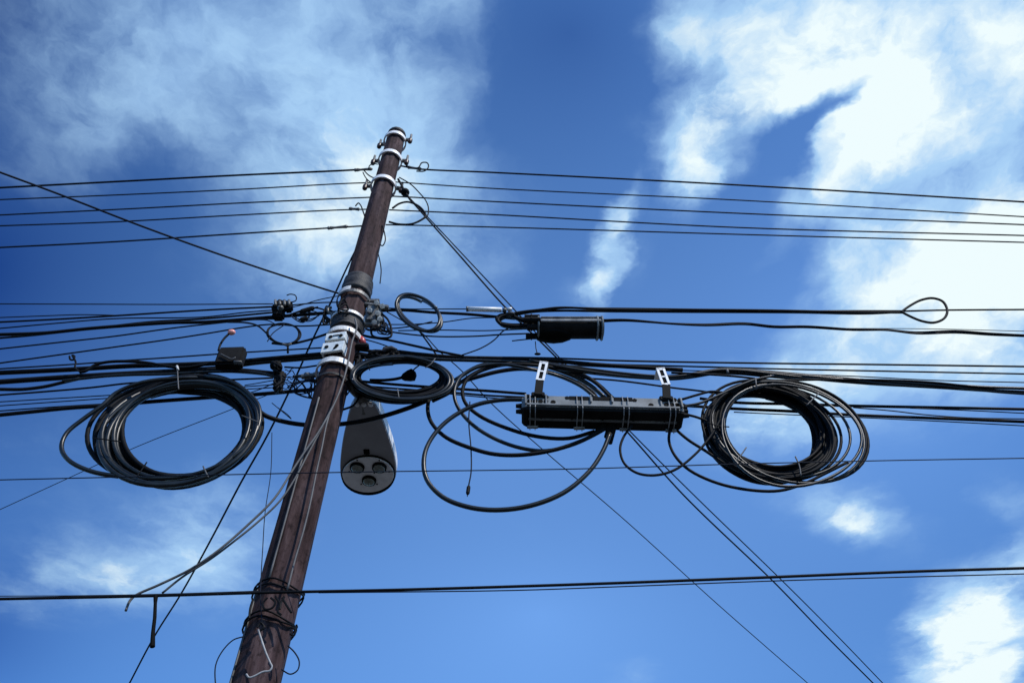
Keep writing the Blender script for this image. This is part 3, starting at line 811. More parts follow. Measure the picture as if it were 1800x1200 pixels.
ll('second thick cable of the lower left run, tangent to the left coil top', [(0, 671), (100, 664), (200, 658), (300, 653), (380, 650), (430, 652), (490, 658)], 9.5, .18)
ll('cable strand lying along the second thick left cable', [(110, 669), (200, 660), (300, 657), (380, 653), (450, 655), (485, 662)], 5, .14, '', 'dusty')
ll('cable merging from below into the second thick left cable', [(0, 684), (40, 684), (80, 679), (110, 672), (140, 665)], 6.2, .16)
ll('medium wire ending behind the upper left of the left coil', [(0, 694), (80, 688), (160, 681), (230, 673), (300, 670), (380, 668), (480, 664)], 3.4, .26)
ll('upper one of two faint wires left of the left coil', [(0, 706), (100, 700), (200, 694), (330, 686), (480, 676)], 2, .3, m='wire')
ll('lower one of two faint wires left of the left coil', [(0, 713), (100, 706), (200, 699), (330, 690), (480, 681)], 2, .3, m='wire')
ll('lowest thick cable of the left run, seen through the left coil', [(0, 729), (60, 723), (120, 717), (180, 713), (262, 706), (372, 698), (450, 693), (498, 689), (545, 685), (600, 681)], 7, .25)
ll('thin wire on top of the lowest thick left cable', [(0, 722), (80, 716), (160, 711), (220, 708)], 2.4, .25, m='wire')
ll('short dark wire from the hanging bundle to the pole above the lowest cable', [(500, 645), (530, 646), (560, 642), (600, 640)], 3.2, .2, '')
ll('thick grey fitting wire right of the hanging bundle', [(515, 662), (540, 660), (560, 657), (600, 657)], 6, .2, '', 'dusty')
ll('curled wire dropping from the fitting to the pole edge', [(520, 665), (532, 675), (540, 688), (548, 700)], 3.4, .15, '')
ll('thin pale wire curl hanging between bundle and pole', [(505, 668), (522, 680), (516, 688), (530, 696), (555, 702)], 1.8, .15, '', 'wire')
ll('fine wire fanning into the hanging bundle from the left coil', [(430, 677), (460, 672), (482, 668)], 1.8, .2, '', 'wire')
ll('fine wire rising into the bottom of the hanging bundle', [(440, 690), (462, 682), (484, 672)], 1.8, .2, '', 'wire')
ll('frayed wire crossing the sky below the hanging bundle', [(478, 708), (495, 722), (512, 736), (505, 728), (488, 716)], 1.6, .15, '', 'wire')
# hanging bundle
t = thing('cable_bundle', 'knotted black bundle hanging from the cables left of the pole', 'cable bundle', P(490, 660, .1))
bm = bmesh.new()
rnd = random.Random(5)
for k in range(9):
    pts = []
    for i in range(7):
        pts.append(P(486 + 10 * math.sin(i * 1.9 + k * 1.3) * rnd.uniform(.5, 1.0) + i * .6, 636 + i * 9, .1 + rnd.uniform(-.06, .06)))
    tube(bm, spline(pts, .02), rad(4.2, 660), 8)
finish('knotted_cable', bm, M['cable'], t)
bm = bmesh.new(); ball(bm, P(485, 642, .08), rad(22, 642), (1, .8, .7)); box(bm, P(492, 668, .12), .07, .07, .17, None, .02)
finish('cap', bm, M['box'], t)
bm = bmesh.new()
for k in range(7):
    pts = [P(497 + rnd.uniform(-4, 4), 650 + k * 5, .08)] + [P(503 + i * 5, 650 + k * 5 + rnd.uniform(-5, 5), .08 + rnd.uniform(-.04, .04)) for i in range(4)]
    tube(bm, spline(pts, .02), rad(1.7, 660), 6)
finish('loose_wire', bm, M['wire'], t)
small('clamp', 'brassy clamp on the grey fitting between bundle and pole', 'clamp', lambda b: (box(b, P(540, 661, .12), .05, .05, .05, None, .008), cyl(b, P(530, 662, .1), P(556, 659, .1), .02)), 'tarnish', P(540, 661, .12))

# ------------------------------------------------------------------ big left coil
c = thing('cable_coil', 'thick black cable coil hanging left of the pole below the junction box', 'cable coil', P(310, 760, .1), 'coils of spare cable')
def strayL(X, Y, turn, rx, ry): return X, Y
loops(c, 'wound_cable', 318, 760, 130, 85, -13, 6, 5, 12, 8.2, .06, .05, seed=11, ctr_drift=(-10, 4), m='dusty')
loops(c, 'wound_cable', 304, 762, 138, 88, -10, 4, 8, 14, 8.0, .12, .05, seed=23, m='cable', ctr_drift=(10, 0))
bm = bmesh.new()
pp = [(380, 664, .16), (320, 664, .08), (250, 672), (205, 690), (180, 712), (148, 735), (118, 760), (108, 785), (120, 808), (160, 828), (220, 838), (300, 840), (360, 828), (420, 795), (452, 755), (455, 715), (430, 685), (400, 668), (360, 661, .1)]
tube(bm, spline([P(v[0], v[1], v[2] if len(v) > 2 else .03) for v in pp], .04), rad(8, 760), 8)
finish('wound_cable', bm, M['dusty'], c)
loops(c, 'wound_cable', 320, 760, 128, 88, -12, 6, 5, 13, 8.0, .16, .03, seed=29, m='cable')
loops(c, 'wound_cable', 330, 750, 124, 86, -11, 5, 4, 8, 8.2, .14, .03, seed=101, m='cable')
tie(c, [(357, 819), (361, 828), (366, 838)], -.04, 2.6)
tie(c, [(165, 770), (185, 772), (212, 776)], -.04, 2.4, 'cable')
tie(c, [(455, 742), (440, 736), (425, 730)], -.04, 2.4)
tie(c, [(240, 838), (250, 824), (258, 812)], -.04, 2.6, 'cable')
tie(c, [(312, 652), (313, 672), (314, 684)], -.03, 2.2)
tie(c, [(311, 643), (313, 650)], .05, 4, 'steel', 'hanger')
# densely stacked hidden turns at the top right of the coil
bm = bmesh.new()
for k in range(7):
    pts = [(250 + k * 4, 676 + k * 1.5), (320, 664 + k * 4.2), (370, 667 + k * 4.6), (412, 684 + k * 5), (440 - k * 2, 715 + k * 3), (448 - k * 3, 750)]
    tube(bm, spline([P(x, y, .14 + .02 * (k % 3)) for x, y in pts], .05), rad(8, 700), 8)
finish('wound_cable', bm, M['cable'], c)
wire('slack_cable', 'thick slack cable sagging from the left coil behind the pole to the middle coil', [(455, 722, .08), (468, 731, .1), (500, 741, .18), (545, 747, .22), (600, 745, .22), (650, 737, .15), (700, 723, .1), (745, 706, .05), (775, 690, .02)], 8.2, .15, '', 'cable', 'cable')
wire('slack_cable', 'thin dark cable from the pole edge up behind the lamp neck', [(590, 724), (605, 719), (620, 713), (629, 702), (632, 690)], 4, .1, '', 'cable', 'cable')

# ------------------------------------------------------------------ middle coil right of pole
c = thing('cable_coil', 'flat oval black coil just right of the pole above the street lamp', 'cable coil', P(705, 662, .0), 'coils of spare cable')
loops(c, 'wound_cable', 703, 664, 80, 33, 2, 9, 3, 5, 6.4, -.02, .06, seed=31, m='cable')
loops(c, 'wound_cable', 706, 666, 86, 37, 3, 4, 3, 5, 6.0, -.10, .04, seed=37, m='dusty')
loops(c, 'wound_cable', 703, 661, 74, 28, 0, 5, 2, 3, 6.4, .02, .05, seed=41, m='cable')
loops(c, 'wound_cable', 704, 668, 84, 36, 1, 9, 3, 4, 6.6, .10, .03, seed=43, m='cable')
loops(c, 'wound_cable', 703, 664, 77, 31, 0, 5, 2, 3, 6.6, .06, .03, seed=47, m='cable')
tie(c, [(699, 684), (702, 704)], -.12, 2)
tie(c, [(641, 628), (650, 650)], -.12, 2, 'cable')
t = thing('drop_clamp', 'black wedge-shaped drop clamp seen inside the flat coil right of the pole', 'clamp', P(720, 661, .15))
bm = bmesh.new()
A, B = P(706, 664, .15), P(731, 657, .15)
tube(bm, [A.lerp(B, k) for k in (0, .15, .5, .8, 1)], [.015, .03, .045, .05, .02], 10)
finish('body', bm, M['box'], t)
bm = bmesh.new(); tube(bm, spline([P(x, y, .15) for x, y in ((720, 657), (730, 647), (745, 636))], .02), .006, 6)
tube(bm, spline([P(x, y, .15) for x, y in ((650, 668), (675, 668), (695, 666), (708, 663))], .02), .012, 6)
finish('tail_wire', bm, M['cable'], t)
tie(c, [(765, 630), (757, 640), (748, 646)], -.13, 2, 'greycable')
# small coil
c = thing('cable_coil', 'small tilted cable coil right of the upper pole brackets', 'cable coil', P(737, 551, .05), 'coils of spare cable')
loops(c, 'wound_cable', 737, 550, 42, 25, 33, 3, 2.5, 3.5, 6.0, .02, .03, seed=51, m='dusty')
tie(c, [(764, 538), (768, 541)], -.02, 4, 'tarnish')

# ------------------------------------------------------------------ right side cables
GR = 'cables running right from the middle of the pole'
def rr_(label, pts, w_, dy=.2, ext='', m='cable', **k): wire('telecom_cable' if w_ > 3.6 else 'telecom_wire', label, pts, w_, dy, ext, m, None, GR, **k)
rr_('cable from the bolted bracket through the small coil to the white sleeve', [(668, 546), (705, 545), (760, 549), (820, 552), (875, 557), (905, 560)], 5.2, .1)
rr_('fine wire just above the cable through the small coil', [(676, 541), (720, 543), (790, 543), (822, 543)], 2, .12, m='wire')
rr_('faint wire rising from the bracket through the small coil to the knot', [(660, 570), (720, 570), (780, 566), (830, 559), (880, 558)], 2, .16, m='wire')
rr_('faint short wire under the small coil', [(662, 575), (690, 577), (730, 572), (760, 565)], 2.4, .18, m='wire')
rr_('long thin wire bowing below the small coil to the barrel closure', [(664, 579), (700, 585), (760, 591), (830, 591), (880, 588), (930, 586)], 2.8, .14)
rr_('straight thin wire into the left end of the barrel closure', [(700, 581), (780, 580), (850, 581), (930, 578)], 2.2, .2, m='wire')
rr_('curved slack wire hanging from the barrel closure to the cable run', [(812, 624), (845, 612), (868, 598), (884, 582), (895, 576)], 2.4, .1, m='wire')
rr_('short pigtail wire below the ports of the barrel closure', [(900, 599), (918, 597), (938, 595)], 2.2, .1, m='wire')
rr_('dark cable slanting down from the pole collar to the cable run', [(620, 583), (645, 591), (680, 597), (730, 608), (770, 617), (815, 626)], 4.4, .12)
rr_('blue-black thin wire below the slanting collar cable', [(640, 596), (665, 603), (690, 612), (705, 618)], 2.2, .14, m='wire')
rr_('dark wire loop drooping right of the bolted bracket', [(672, 552), (682, 562), (688, 580), (686, 592), (670, 594), (655, 590), (652, 575)], 4, .0)
rr_('wire pair crossing down from the small coil into the cable run', [(738, 583), (752, 602), (766, 622), (774, 634)], 3.2, .15)
rr_('heavy black double cable from the knot to the teardrop loop', [(888, 556), (915, 550), (945, 546), (985, 541), (1060, 543), (1200, 545), (1400, 547), (1500, 547.5), (1588, 548)], 4.6, .05, strands=2, spread=.011)
rr_('slimmer cable lashed under the heavy double cable', [(880, 560), (930, 549), (985, 546), (1060, 547), (1200, 548), (1400, 549), (1520, 551), (1588, 548)], 4.2, .08)
rr_('single thin cable leaving the teardrop loop to the right edge', [(1580, 547), (1660, 545), (1800, 544)], 3.2, .1, 'R')
rr_('teardrop shaped cable loop at the far right', [(1583, 549), (1600, 537), (1620, 527), (1640, 524), (1656, 529), (1665, 545), (1659, 560), (1640, 567), (1620, 564), (1600, 556), (1583, 547)], 4.4, .05)
rr_('wavy cable leaving the right end of the barrel closure', [(1058, 564), (1100, 563), (1170, 568), (1240, 571), (1310, 569), (1360, 574), (1420, 574), (1500, 579), (1560, 580), (1610, 585), (1680, 583), (1740, 587), (1800, 590)], 3.6, .1, 'R', strands=2, spread=.008)
rr_('hair-thin wire above the wavy cable at the right edge', [(1480, 577), (1640, 578), (1800, 582)], 1.4, .1, 'R', m='wire')
# run behind the hangers
rr_('uppermost thin wire of the lower right run', [(760, 627), (960, 629), (1100, 634), (1400, 639), (1500, 640), (1800, 644)], 3.4, .2, 'R')
rr_('second thin wire of the lower right run', [(900, 634), (1100, 641), (1180, 643), (1400, 649), (1500, 651), (1800, 657)], 3.0, .22, 'R')
rr_('faint third thin wire of the lower right run', [(1000, 642), (1180, 650), (1350, 655), (1500, 661), (1640, 668), (1800, 672)], 2.0, .24, 'R', 'wire')
rr_('thick black main cable from the pole over the flat coil', [(596, 622), (640, 625), (690, 618), (730, 622), (800, 628), (880, 630), (960, 633), (1040, 640), (1130, 646), (1200, 650)], 7.5, .16)
rr_('dusty cable under the thick main cable right of the pole', [(600, 632), (650, 628), (700, 625), (760, 631), (850, 634), (940, 638), (1020, 650), (1100, 660)], 6, .13, m='dusty')
rr_('braided twist of cables over the right coil to the right edge', [(930, 637), (985, 646), (1050, 655), (1110, 661), (1180, 664), (1215, 660), (1260, 652), (1300, 652), (1345, 656), (1400, 661), (1500, 668), (1560, 672), (1650, 677), (1740, 684), (1800, 687)], 5.0, .12, 'R', 'dusty', strands=4, spread=.020)
rr_('slack strand weaving along the braided twist', [(1180, 655), (1230, 657), (1290, 661), (1360, 668), (1440, 667), (1560, 668), (1640, 672), (1720, 680), (1800, 683)], 4, .1, 'R', 'cable')
rr_('thick cable from the right coil to the right edge, upper of a pair', [(1230, 700), (1290, 707), (1400, 710), (1500, 713), (1650, 716), (1800, 719)], 5.2, .22, 'R')
rr_('thick cable seen through the right coil, lower of a pair', [(1195, 712), (1290, 718), (1400, 723), (1500, 729), (1650, 735), (1800, 741)], 5.4, .22, 'R')
rr_('thin wire sloping between the two thick cables at right', [(1500, 716), (1570, 722), (1620, 728), (1700, 734), (1800, 736)], 2.2, .2, 'R', 'wire')
rr_('fine wire below the lower thick cable at right', [(1290, 724), (1400, 729), (1500, 733), (1650, 740), (1800, 748)], 2, .24, 'R', 'wire')
rr_('thin wire just under the upper thick cable at right edge', [(1600, 717), (1700, 721), (1800, 726)], 2, .2, 'R', 'wire')
rr_('thin cable passing behind the closure hangers to the right coil', [(1020, 664), (1080, 668), (1130, 674), (1180, 681), (1245, 689), (1300, 700)], 3.4, .2)
rr_('upper cable entering the left end of the long closure', [(612, 668), (700, 676), (800, 683), (860, 687), (925, 692)], 5, .18)
rr_('lower cable entering the left end of the long closure', [(612, 676), (700, 683), (800, 690), (860, 695), (925, 698)], 3.6, .16)
rr_('thin wire under the cables entering the long closure', [(770, 690), (840, 697), (925, 704)], 2.2, .2, m='wire')

# white sleeve
t = thing('splice_sleeve', 'white plastic sleeve tube lying left of the barrel closure', 'sleeve', P(855, 544, .05))
bm = bmesh.new(); cyl(bm, P(822, 543, .05), P(882, 544.5, .05), rad(9, 544), 14)
finish('tube', bm, M['white'], t)
bm = bmesh.new(); cyl(bm, P(819.5, 543, .05), P(823, 543, .05), rad(9.8, 544), 14); cyl(bm, P(884, 545, .05), P(890, 546, .05), rad(9, 544), 14)
finish('end_cap', bm, M['tarnish'], t)
bm = bmesh.new(); cyl(bm, P(892, 543.5, .03), P(900, 543.5, .03), rad(7, 544), 12)
finish('end_collar', bm, M['white'], t)
c = thing('cable_loop', 'tight black cable loop knotted at the left end of the barrel closure', 'cable loop', P(895, 562, .02))
for k, (dx, dyv) in enumerate(((0, 0), (3, 4), (-2, -3))):
    bm = bmesh.new()
    tube(bm, spline([P(x + dx, y + dyv * .7, .02 + k * .03) for x, y in ((945, 563), (918, 562), (898, 555), (882, 556), (875, 562), (880, 569), (900, 573), (925, 573), (945, 574))], .03), rad(6, 560), 8)
    finish('wound_cable', bm, M['cable'] if k != 1 else M['dusty'], c)
bm = bmesh.new(); ball(bm, P(897, 552, .0), rad(13, 552), (1.3, .8, .6))
finish('knot', bm, M['tape'], c)

# ------------------------------------------------------------------ closures
def prism_x(bm, x0, x1, prof, cy, cz, tilt=0.0, taper=0.92, seg=6):
    """a box profile (y, z) swept along X with rounded ends; tilt lowers the far end"""
    L = x1 - x0; n = len(prof)
    st = [(0, .72), (.012, .86), (.035, .97), (.06, 1.0)]
    xs = [(L * a, s) for a, s in st] + [(L * (1 - a), s) for a, s in reversed(st)]
    rows = []
    for dx, s in xs:
        rows.append([bm.verts.new((x0 + dx, cy + y * s, cz + z * s - tilt * dx / L)) for y, z in prof])
    for a, b in zip(rows, rows[1:]):
        for k in range(n): bm.faces.new((a[k], b[k], b[(k + 1) % n], a[(k + 1) % n]))
    bm.faces.new(rows[0]); bm.faces.new(rows[-1][::-1])
# long closure: front face at dy = CD
CD = -.16
fl, fr = P(917, 692, CD), P(1199, 699, CD)
fb = P(1050, 716, CD)
ztop = (fl.z + fr.z) / 2; H = ztop - fb.z + .02
tilt = (fl.z - fr.z)
dp_ = .20
t = thing('splice_closure', 'long black splice closure box hung from two white brackets right of centre', 'splice closure', (P(1058, 715, 0).x, PD + CD + dp_ / 2, fl.z - H / 2))
cy_ = PD + CD + dp_ / 2; cz_ = fl.z - H / 2
hw, hh = dp_ / 2, H / 2
prof = [(-hw, -hh * .80), (-hw, hh * .80), (-hw * .85, hh), (hw * .8, hh), (hw, hh * .7), (hw, -hh * .80)]
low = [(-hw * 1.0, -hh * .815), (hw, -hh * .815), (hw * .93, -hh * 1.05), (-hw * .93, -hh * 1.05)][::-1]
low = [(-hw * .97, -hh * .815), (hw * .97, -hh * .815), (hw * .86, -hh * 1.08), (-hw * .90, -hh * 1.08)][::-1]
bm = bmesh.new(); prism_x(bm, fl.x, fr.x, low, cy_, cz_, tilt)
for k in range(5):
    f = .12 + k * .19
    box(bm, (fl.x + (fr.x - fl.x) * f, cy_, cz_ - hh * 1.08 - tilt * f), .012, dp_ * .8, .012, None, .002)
finish('underside_shade_shell', bm, M['box'], t, False)  # shell added in black so the underside's shade sits in its colour
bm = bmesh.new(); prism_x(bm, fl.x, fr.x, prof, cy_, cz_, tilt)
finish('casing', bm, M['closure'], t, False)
# flange running round the middle
bm = bmesh.new()
for (xa, xb) in ((.02, .98),):
    box(bm, ((fl.x + fr.x) / 2, PD + CD - .006, fl.z - H * .80 - tilt / 2), (fr.x - fl.x) * .94, .016, .018, Matrix.Rotation(math.atan2(tilt, fr.x - fl.x), 3, 'Y'), .003)
    box(bm, ((fl.x + fr.x) / 2, cy_, fl.z - H - tilt / 2 - .005), (fr.x - fl.x) * .92, .02, .014, Matrix.Rotation(math.atan2(tilt, fr.x - fl.x), 3, 'Y'), .003)
finish('flange', bm, M['closure'], t, False)
def fpt(px, fz):
    """point on closure front: px column, fz 0 top .. 1 bottom"""
    x = P(px, 700, CD).x; f = (x - fl.x) / (fr.x - fl.x)
    return Vector((x, PD + CD, fl.z - tilt * f - H * fz))
bm = bmesh.new()
for (a, b) in ((1000, 1036), (1041, 1073), (1078, 1112)):
    pa, pb = fpt(a, .22), fpt(b, .22)
    box(bm, (pa + pb) / 2 + Vector((0, .004, 0)), (pb - pa).length, .012, .042, Matrix.Rotation(math.atan2(tilt, fr.x - fl.x), 3, 'Y'), .003)
for px, fz in ((997, .22), (1115, .27)): 
    p = fpt(px, fz); cyl(bm, p + Vector((0, .004, 0)), p + Vector((0, -.002, 0)), .018, 5)
for base in (928, 1166):
    for i in range(4):
        for j in range(2):
            if base == 1166 or True:
                p = fpt(base + i * 9.5 + (j * 3), .16 + j * .36)
                cyl(bm, p + Vector((0, .004, 0)), p + Vector((0, -.003, 0)), .017, 8)
for px, fz in ((972, .55), (1142, .6), (960, .2), (1190, .6)):
    p = fpt(px, fz); cyl(bm, p + Vector((0, .004, 0)), p + Vector((0, -.003, 0)), .018, 8)
finish_split('recessed_slot', bm, M['void'], t, False)
bm = bmesh.new()
for px in (1038, 1075):
    p = fpt(px, .3); box(bm, p + Vector((0, -.008, 0)), .01, .018, H * .5, None, .002)
for px in (924, 960, 1160, 1196):
    p = fpt(px, .4); box(bm, p + Vector((0, -.004, 0)), .014, .014, H * .7, None, .003)
finish_split('rib', bm, M['closure'], t, False)
for px in (936, 1018, 1098, 1178):
    bm = bmesh.new()
    for s in (-4.5, 4.5):
        a = fpt(px + s, .1); b = fpt(px + s, .95); b2 = b + Vector((0, 0, -.012))
        c1 = Vector((b.x, PD + CD + .02, b.z - .030)); c2 = Vector((b.x, PD + CD + dp_ * .75, b.z - .035)); c3 = Vector((b.x, PD + CD + dp_ * .78, b.z - .06))
        a0 = a + Vector((0, -.010, 0)); b0 = b + Vector((0, -.010, -.005))
        tube(bm, [a0, b0, c1, c2, c3], .0035, 6)
    m_ = fpt(px, .95); box(bm, Vector((m_.x, PD + CD + dp_ * .75, m_.z - .04)), .075, .02, .018, None, .003)
    finish('wire_bail', bm, M['greyplastic'], t, False)
# end ports, boots underneath
bm = bmesh.new()
for (px, fz, s) in ((917, .35, -1), (917, .75, -1), (1199, .2, 1), (1199, .45, 1), (1199, .75, 1)):
    p = fpt(px, fz) + Vector((0, .07, 0)); cyl(bm, p + Vector((-s * .03, 0, 0)), p + Vector((s * .04, 0, 0)), .024, 10, .014)
finish_split('end_port', bm, M['box'], t)
bm = bmesh.new()
zb = fl.z - H
for (a, b) in (((1075, 742), (1066, 768)), ((1080, 742), (1072, 778)), ((1068, 742), (1048, 760)), ((1097, 742), (1101, 752)), ((1179, 745), (1178, 758))):
    cyl(bm, P(*a, -.02), P(*b, -.02), rad(13 if a[0] < 1090 else 8, 750), 10, rad(9 if a[0] < 1090 else 6, 750))
finish_split('cable_boot', bm, M['void'], t)
for (x0, y0, x1, y1, x2, y2) in ((956, 637, 949, 668, 946, 693), (1161, 648, 1171, 676, 1172, 700)):
    bm = bmesh.new()
    A, B, C_ = P(x0, y0, CD - .02), P(x1, y1, CD - .02), P(x2, y2, CD - .02)
    wd = .062
    d = (A - B).normalized(); sx = d.cross(Vector((0, -1, 0))).normalized(); rot = Matrix((sx, Vector((0, 1, 0)), d)).transposed()
    L = (A - B).length
    # a slotted flat strap: two rails and three rungs
    for s in (-1, 1): box(bm, (A + B) / 2 + sx * s * (wd / 2 - .009), .018, .006, L, rot, .0015)
    for f in (-.47, 0.0, .47): box(bm, (A + B) / 2 + d * L * f, wd - .037, .006, .016 if f == 0 else .022, rot, .0015)
    box(bm, A + Vector((0, .05, .006)), wd, .11, .006, rot, .001)
    hg = finish('hanger_bracket', bm, M['white'], t, False)
    bm = bmesh.new()
    box(bm, (A + B) / 2 + Vector((0, .008, 0)), wd * .8, .006, L * .94, rot)
    finish('bracket_slot', bm, M['void'], hg, False)
    bm = bmesh.new()
    d2 = (B - C_).normalized(); sx2 = d2.cross(Vector((0, -1, 0))).normalized(); rot2 = Matrix((sx2, Vector((0, 1, 0)), d2)).transposed()
    box(bm, (B + C_) / 2, wd * .9, .01, (B - C_).length, rot2, .002)
    box(bm, C_ + Vector((0, .03, .01)), wd * 1.5, .06, .04, None, .006)
    finish('bracket_foot', bm, M['box'], hg, False)

# barrel closure
BD = -.05
t = thing('barrel_closure', 'black barrel shaped closure at the upper cable right of the white sleeve', 'splice closure', P(1000, 578, BD))
a, b = P(944, 577, BD + .09), P(1061, 577, BD + .09)
def cylprof(r, n=16): return [(math.cos(2 * math.pi * k / n) * r * 1.0, math.sin(2 * math.pi * k / n) * r * .86) for k in range(n)][::-1]
rB = .092
bm = bmesh.new(); prism_x(bm, a.x, b.x, [(-y, z) for y, z in cylprof(rB)], PD + BD + .09, a.z, .0)
finish('barrel', bm, M['box'], t, True)
bm = bmesh.new()
for an, hgt in ((164, .012), (192, .026)):
    yy, zz = math.cos(R(an)) * (rB + .003), math.sin(R(an)) * (rB * .86 + .003)
    box(bm, ((a.x + b.x) / 2, PD + BD + .09 + yy, a.z + zz), (b.x - a.x) * .90, .018, hgt, Matrix.Rotation(R(an - 180), 3, 'X'), .004)
finish_split('front_rail', bm, M['greyplastic'], t, False)
bm = bmesh.new()
for f in (.02, .9, .97):
    x = a.x + (b.x - a.x) * f
    tube(bm, [Vector((x, PD + BD + .09 + math.cos(2 * math.pi * k / 20) * (rB + .006), a.z + math.sin(2 * math.pi * k / 20) * (rB * .86 + .006))) for k in range(20)], .009, 6, closed=True)
finish('end_ring', bm, M['closure'], t)
bm = bmesh.new()
for (yy, zz, L) in ((-.07, .05, .10), (-.09, -.01, .11), (-.05, -.05, .08), (.0, .03, .1), (.04, -.05, .09)):
    cyl(bm, (a.x - L, PD + BD + .09 + yy, a.z + zz), (a.x + .02, PD + BD + .09 + yy, a.z + zz), .026, 10)
    cyl(bm, (a.x - .05, PD + BD + .09 + yy, a.z + zz), (a.x - .04, PD + BD + .09 + yy, a.z + zz), .032, 10)
finish_split('cable_port', bm, M['box'], t)
bm = bmesh.new(); ball(bm, Vector((a.x + .13, PD + BD + .11, a.z - .078)), .08, (1.9, .9, .28))
finish('drip_cover', bm, M['void'], t)
small('hanging_tag', 'tiny dark oval tag dangling on a thread under the barrel closure', 'tag', lambda b_: (tube(b_, [P(941, 600, .05), P(942, 612, .05), P(944, 620, .05)], .004, 6), ball(b_, P(945, 622, .05), rad(8, 622), (1.5, .7, .6))), 'cable', P(945, 622, .05))

# ------------------------------------------------------------------ big slack loops left of the long closure
GS = 'slack cable loops hanging at the long closure'
def sl(label, pts, w_, dy, m='cable'): wire('slack_cable', label, pts, w_, dy, '', m, 'cable', GS)
sl('largest hanging loop, lowest cable under the long closure', [(925, 702), (880, 703), (835, 712), (792, 735), (762, 765), (746, 800), (750, 842), (778, 873), (820, 890), (870, 896), (930, 889), (990, 866), (1036, 828), (1060, 792), (1072, 762)], 8.4, -.08, 'dusty')
sl('slack loop from the flat coil bowing under to the closure boot', [(772, 690), (756, 700), (752, 722), (760, 745), (785, 769), (830, 788), (870, 798), (920, 799), (980, 789), (1030, 771), (1066, 752)], 7.2, -.02)
sl('outer slack loop arching behind the left hanger', [(1048, 700, .12), (1020, 678, .12), (980, 660, .12), (930, 648), (880, 640), (840, 645), (812, 660), (799, 685), (803, 712), (828, 744), (868, 770), (915, 787), (960, 792), (1010, 780), (1052, 760)], 6.6, .02, 'dusty')
sl('inner slack loop arching behind the left hanger', [(1075, 700, .14), (1040, 668, .14), (990, 650, .14), (930, 641), (880, 642), (845, 652), (822, 666), (813, 686), (818, 708), (842, 730), (890, 752), (945, 767), (1000, 770), (1045, 758)], 6.6, .04)
sl('cable arch sweeping from the flat coil over to the long closure', [(775, 695, 0), (800, 675), (840, 662), (880, 652), (920, 648), (960, 653), (1005, 668), (1042, 690), (1050, 702)], 7.5, .16)
sl('second cable arch just above the first behind the left hanger', [(800, 668), (840, 644), (880, 636), (930, 638), (980, 650), (1030, 672), (1065, 700)], 7.5, .18, 'dusty')
sl('third cable arch hugging the cable run above the long closure', [(900, 636), (950, 638), (1000, 648), (1045, 670), (1080, 702)], 6, .2)
sl('dark cable rising from the flat coil right side into the run', [(760, 705), (790, 690), (815, 668), (850, 648), (900, 638)], 6, .06, 'cable')
wire('hanging_wire', 'thin wire hanging straight down inside the big slack loops ending in a plug', [(826, 706), (824, 740), (828, 790), (828, 830), (824, 852)], 2.4, .0, '', 'wire', 'wire')
sausage('plug', 'small dark plug at the end of the thin hanging wire', 'plug', (824, 854), (822, 868), 7, .0, 'cable')
# loops right of the closure
sl('loop dropping from the right of the long closure under the right coil', [(1178, 752), (1176, 775), (1186, 800), (1212, 826), (1262, 849), (1320, 861), (1370, 862), (1412, 850), (1450, 832), (1490, 812)], 5.4, -.02)
sl('narrow loop hanging between the long closure and the right coil', [(1112, 746), (1096, 768), (1090, 790), (1098, 815), (1120, 831), (1150, 835), (1185, 826), (1220, 800), (1248, 768), (1268, 735), (1290, 705)], 4.6, -.06)
sl('cable slanting from the closure underside into the right coil', [(1185, 752), (1210, 773), (1240, 792), (1275, 815), (1310, 832)], 5.4, .0)
sl('short cable from the closure end to the right coil side', [(1200, 727), (1225, 733), (1250, 744), (1268, 760)], 4.6, .0)
sl('pale-lit cable crossing up from the closure end over the right coil', [(1198, 714), (1228, 709), (1262, 695), (1290, 682), (1325, 668), (1360, 660)], 4.8, -.04, 'dusty')
sl('second cable crossing up from the closure end to the right coil', [(1198, 702), (1225, 694), (1250, 688), (1285, 690), (1310, 676)], 4.4, -.02)

# ------------------------------------------------------------------ right coil
c = thing('cable_coil', 'large dense black coil of thinner cable at right with stray outer turns', 'cable coil', P(1370, 755, .05), 'coils of spare cable')
loops(c, 'wound_cable', 1352, 752, 104, 71, 16, 14, 5, 9, 5.4, .08, .06, seed=61, m='cable', ctr_drift=(0, 4))
loops(c, 'wound_cable', 1358, 756, 112, 78, 16, 8, 6, 9, 5.2, .0, .05, seed=67, m='cable', ctr_drift=(14, 0))
loops(c, 'wound_cable', 1348, 762, 98, 68, 20, 9, 4, 6, 5.4, .12, .04, seed=71, m='cable')
loops(c, 'wound_cable', 1384, 760, 128, 84, 14, 3, 8, 14, 5.0, -.05, .04, seed=73, m='dusty', ctr_drift=(20, 0))
loops(c, 'wound_cable', 1398, 760, 133, 88, 14, 2, 6, 8, 5.0, .03, .04, seed=79, m='cable', ctr_drift=(10, 2))
loops(c, 'wound_cable', 1355, 756, 103, 72, 17, 16, 5, 15, 6.2, .17, .03, seed=83, m='cable')
loops(c, 'wound_cable', 1346, 764, 100, 72, 22, 8, 5, 10, 6.2, .20, .03, seed=89, m='cable')
loops(c, 'wound_cable', 1344, 768, 97, 73, 19, 8, 6, 11, 6.0, .13, .03, seed=97, m='cable')
tie(c, [(1398, 802), (1405, 818), (1408, 836)], -.08, 2.6)
tie(c, [(1328, 664), (1330, 684)], -.08, 2.6)
tie(c, [(1243, 742), (1262, 748), (1282, 750)], -.08, 2.2, 'cable')
tie(c, [(1290, 812), (1302, 800), (1312, 786)], -.08, 2.4)
tie(c, [(1440, 690), (1428, 702), (1418, 712)], -.08, 2.2)
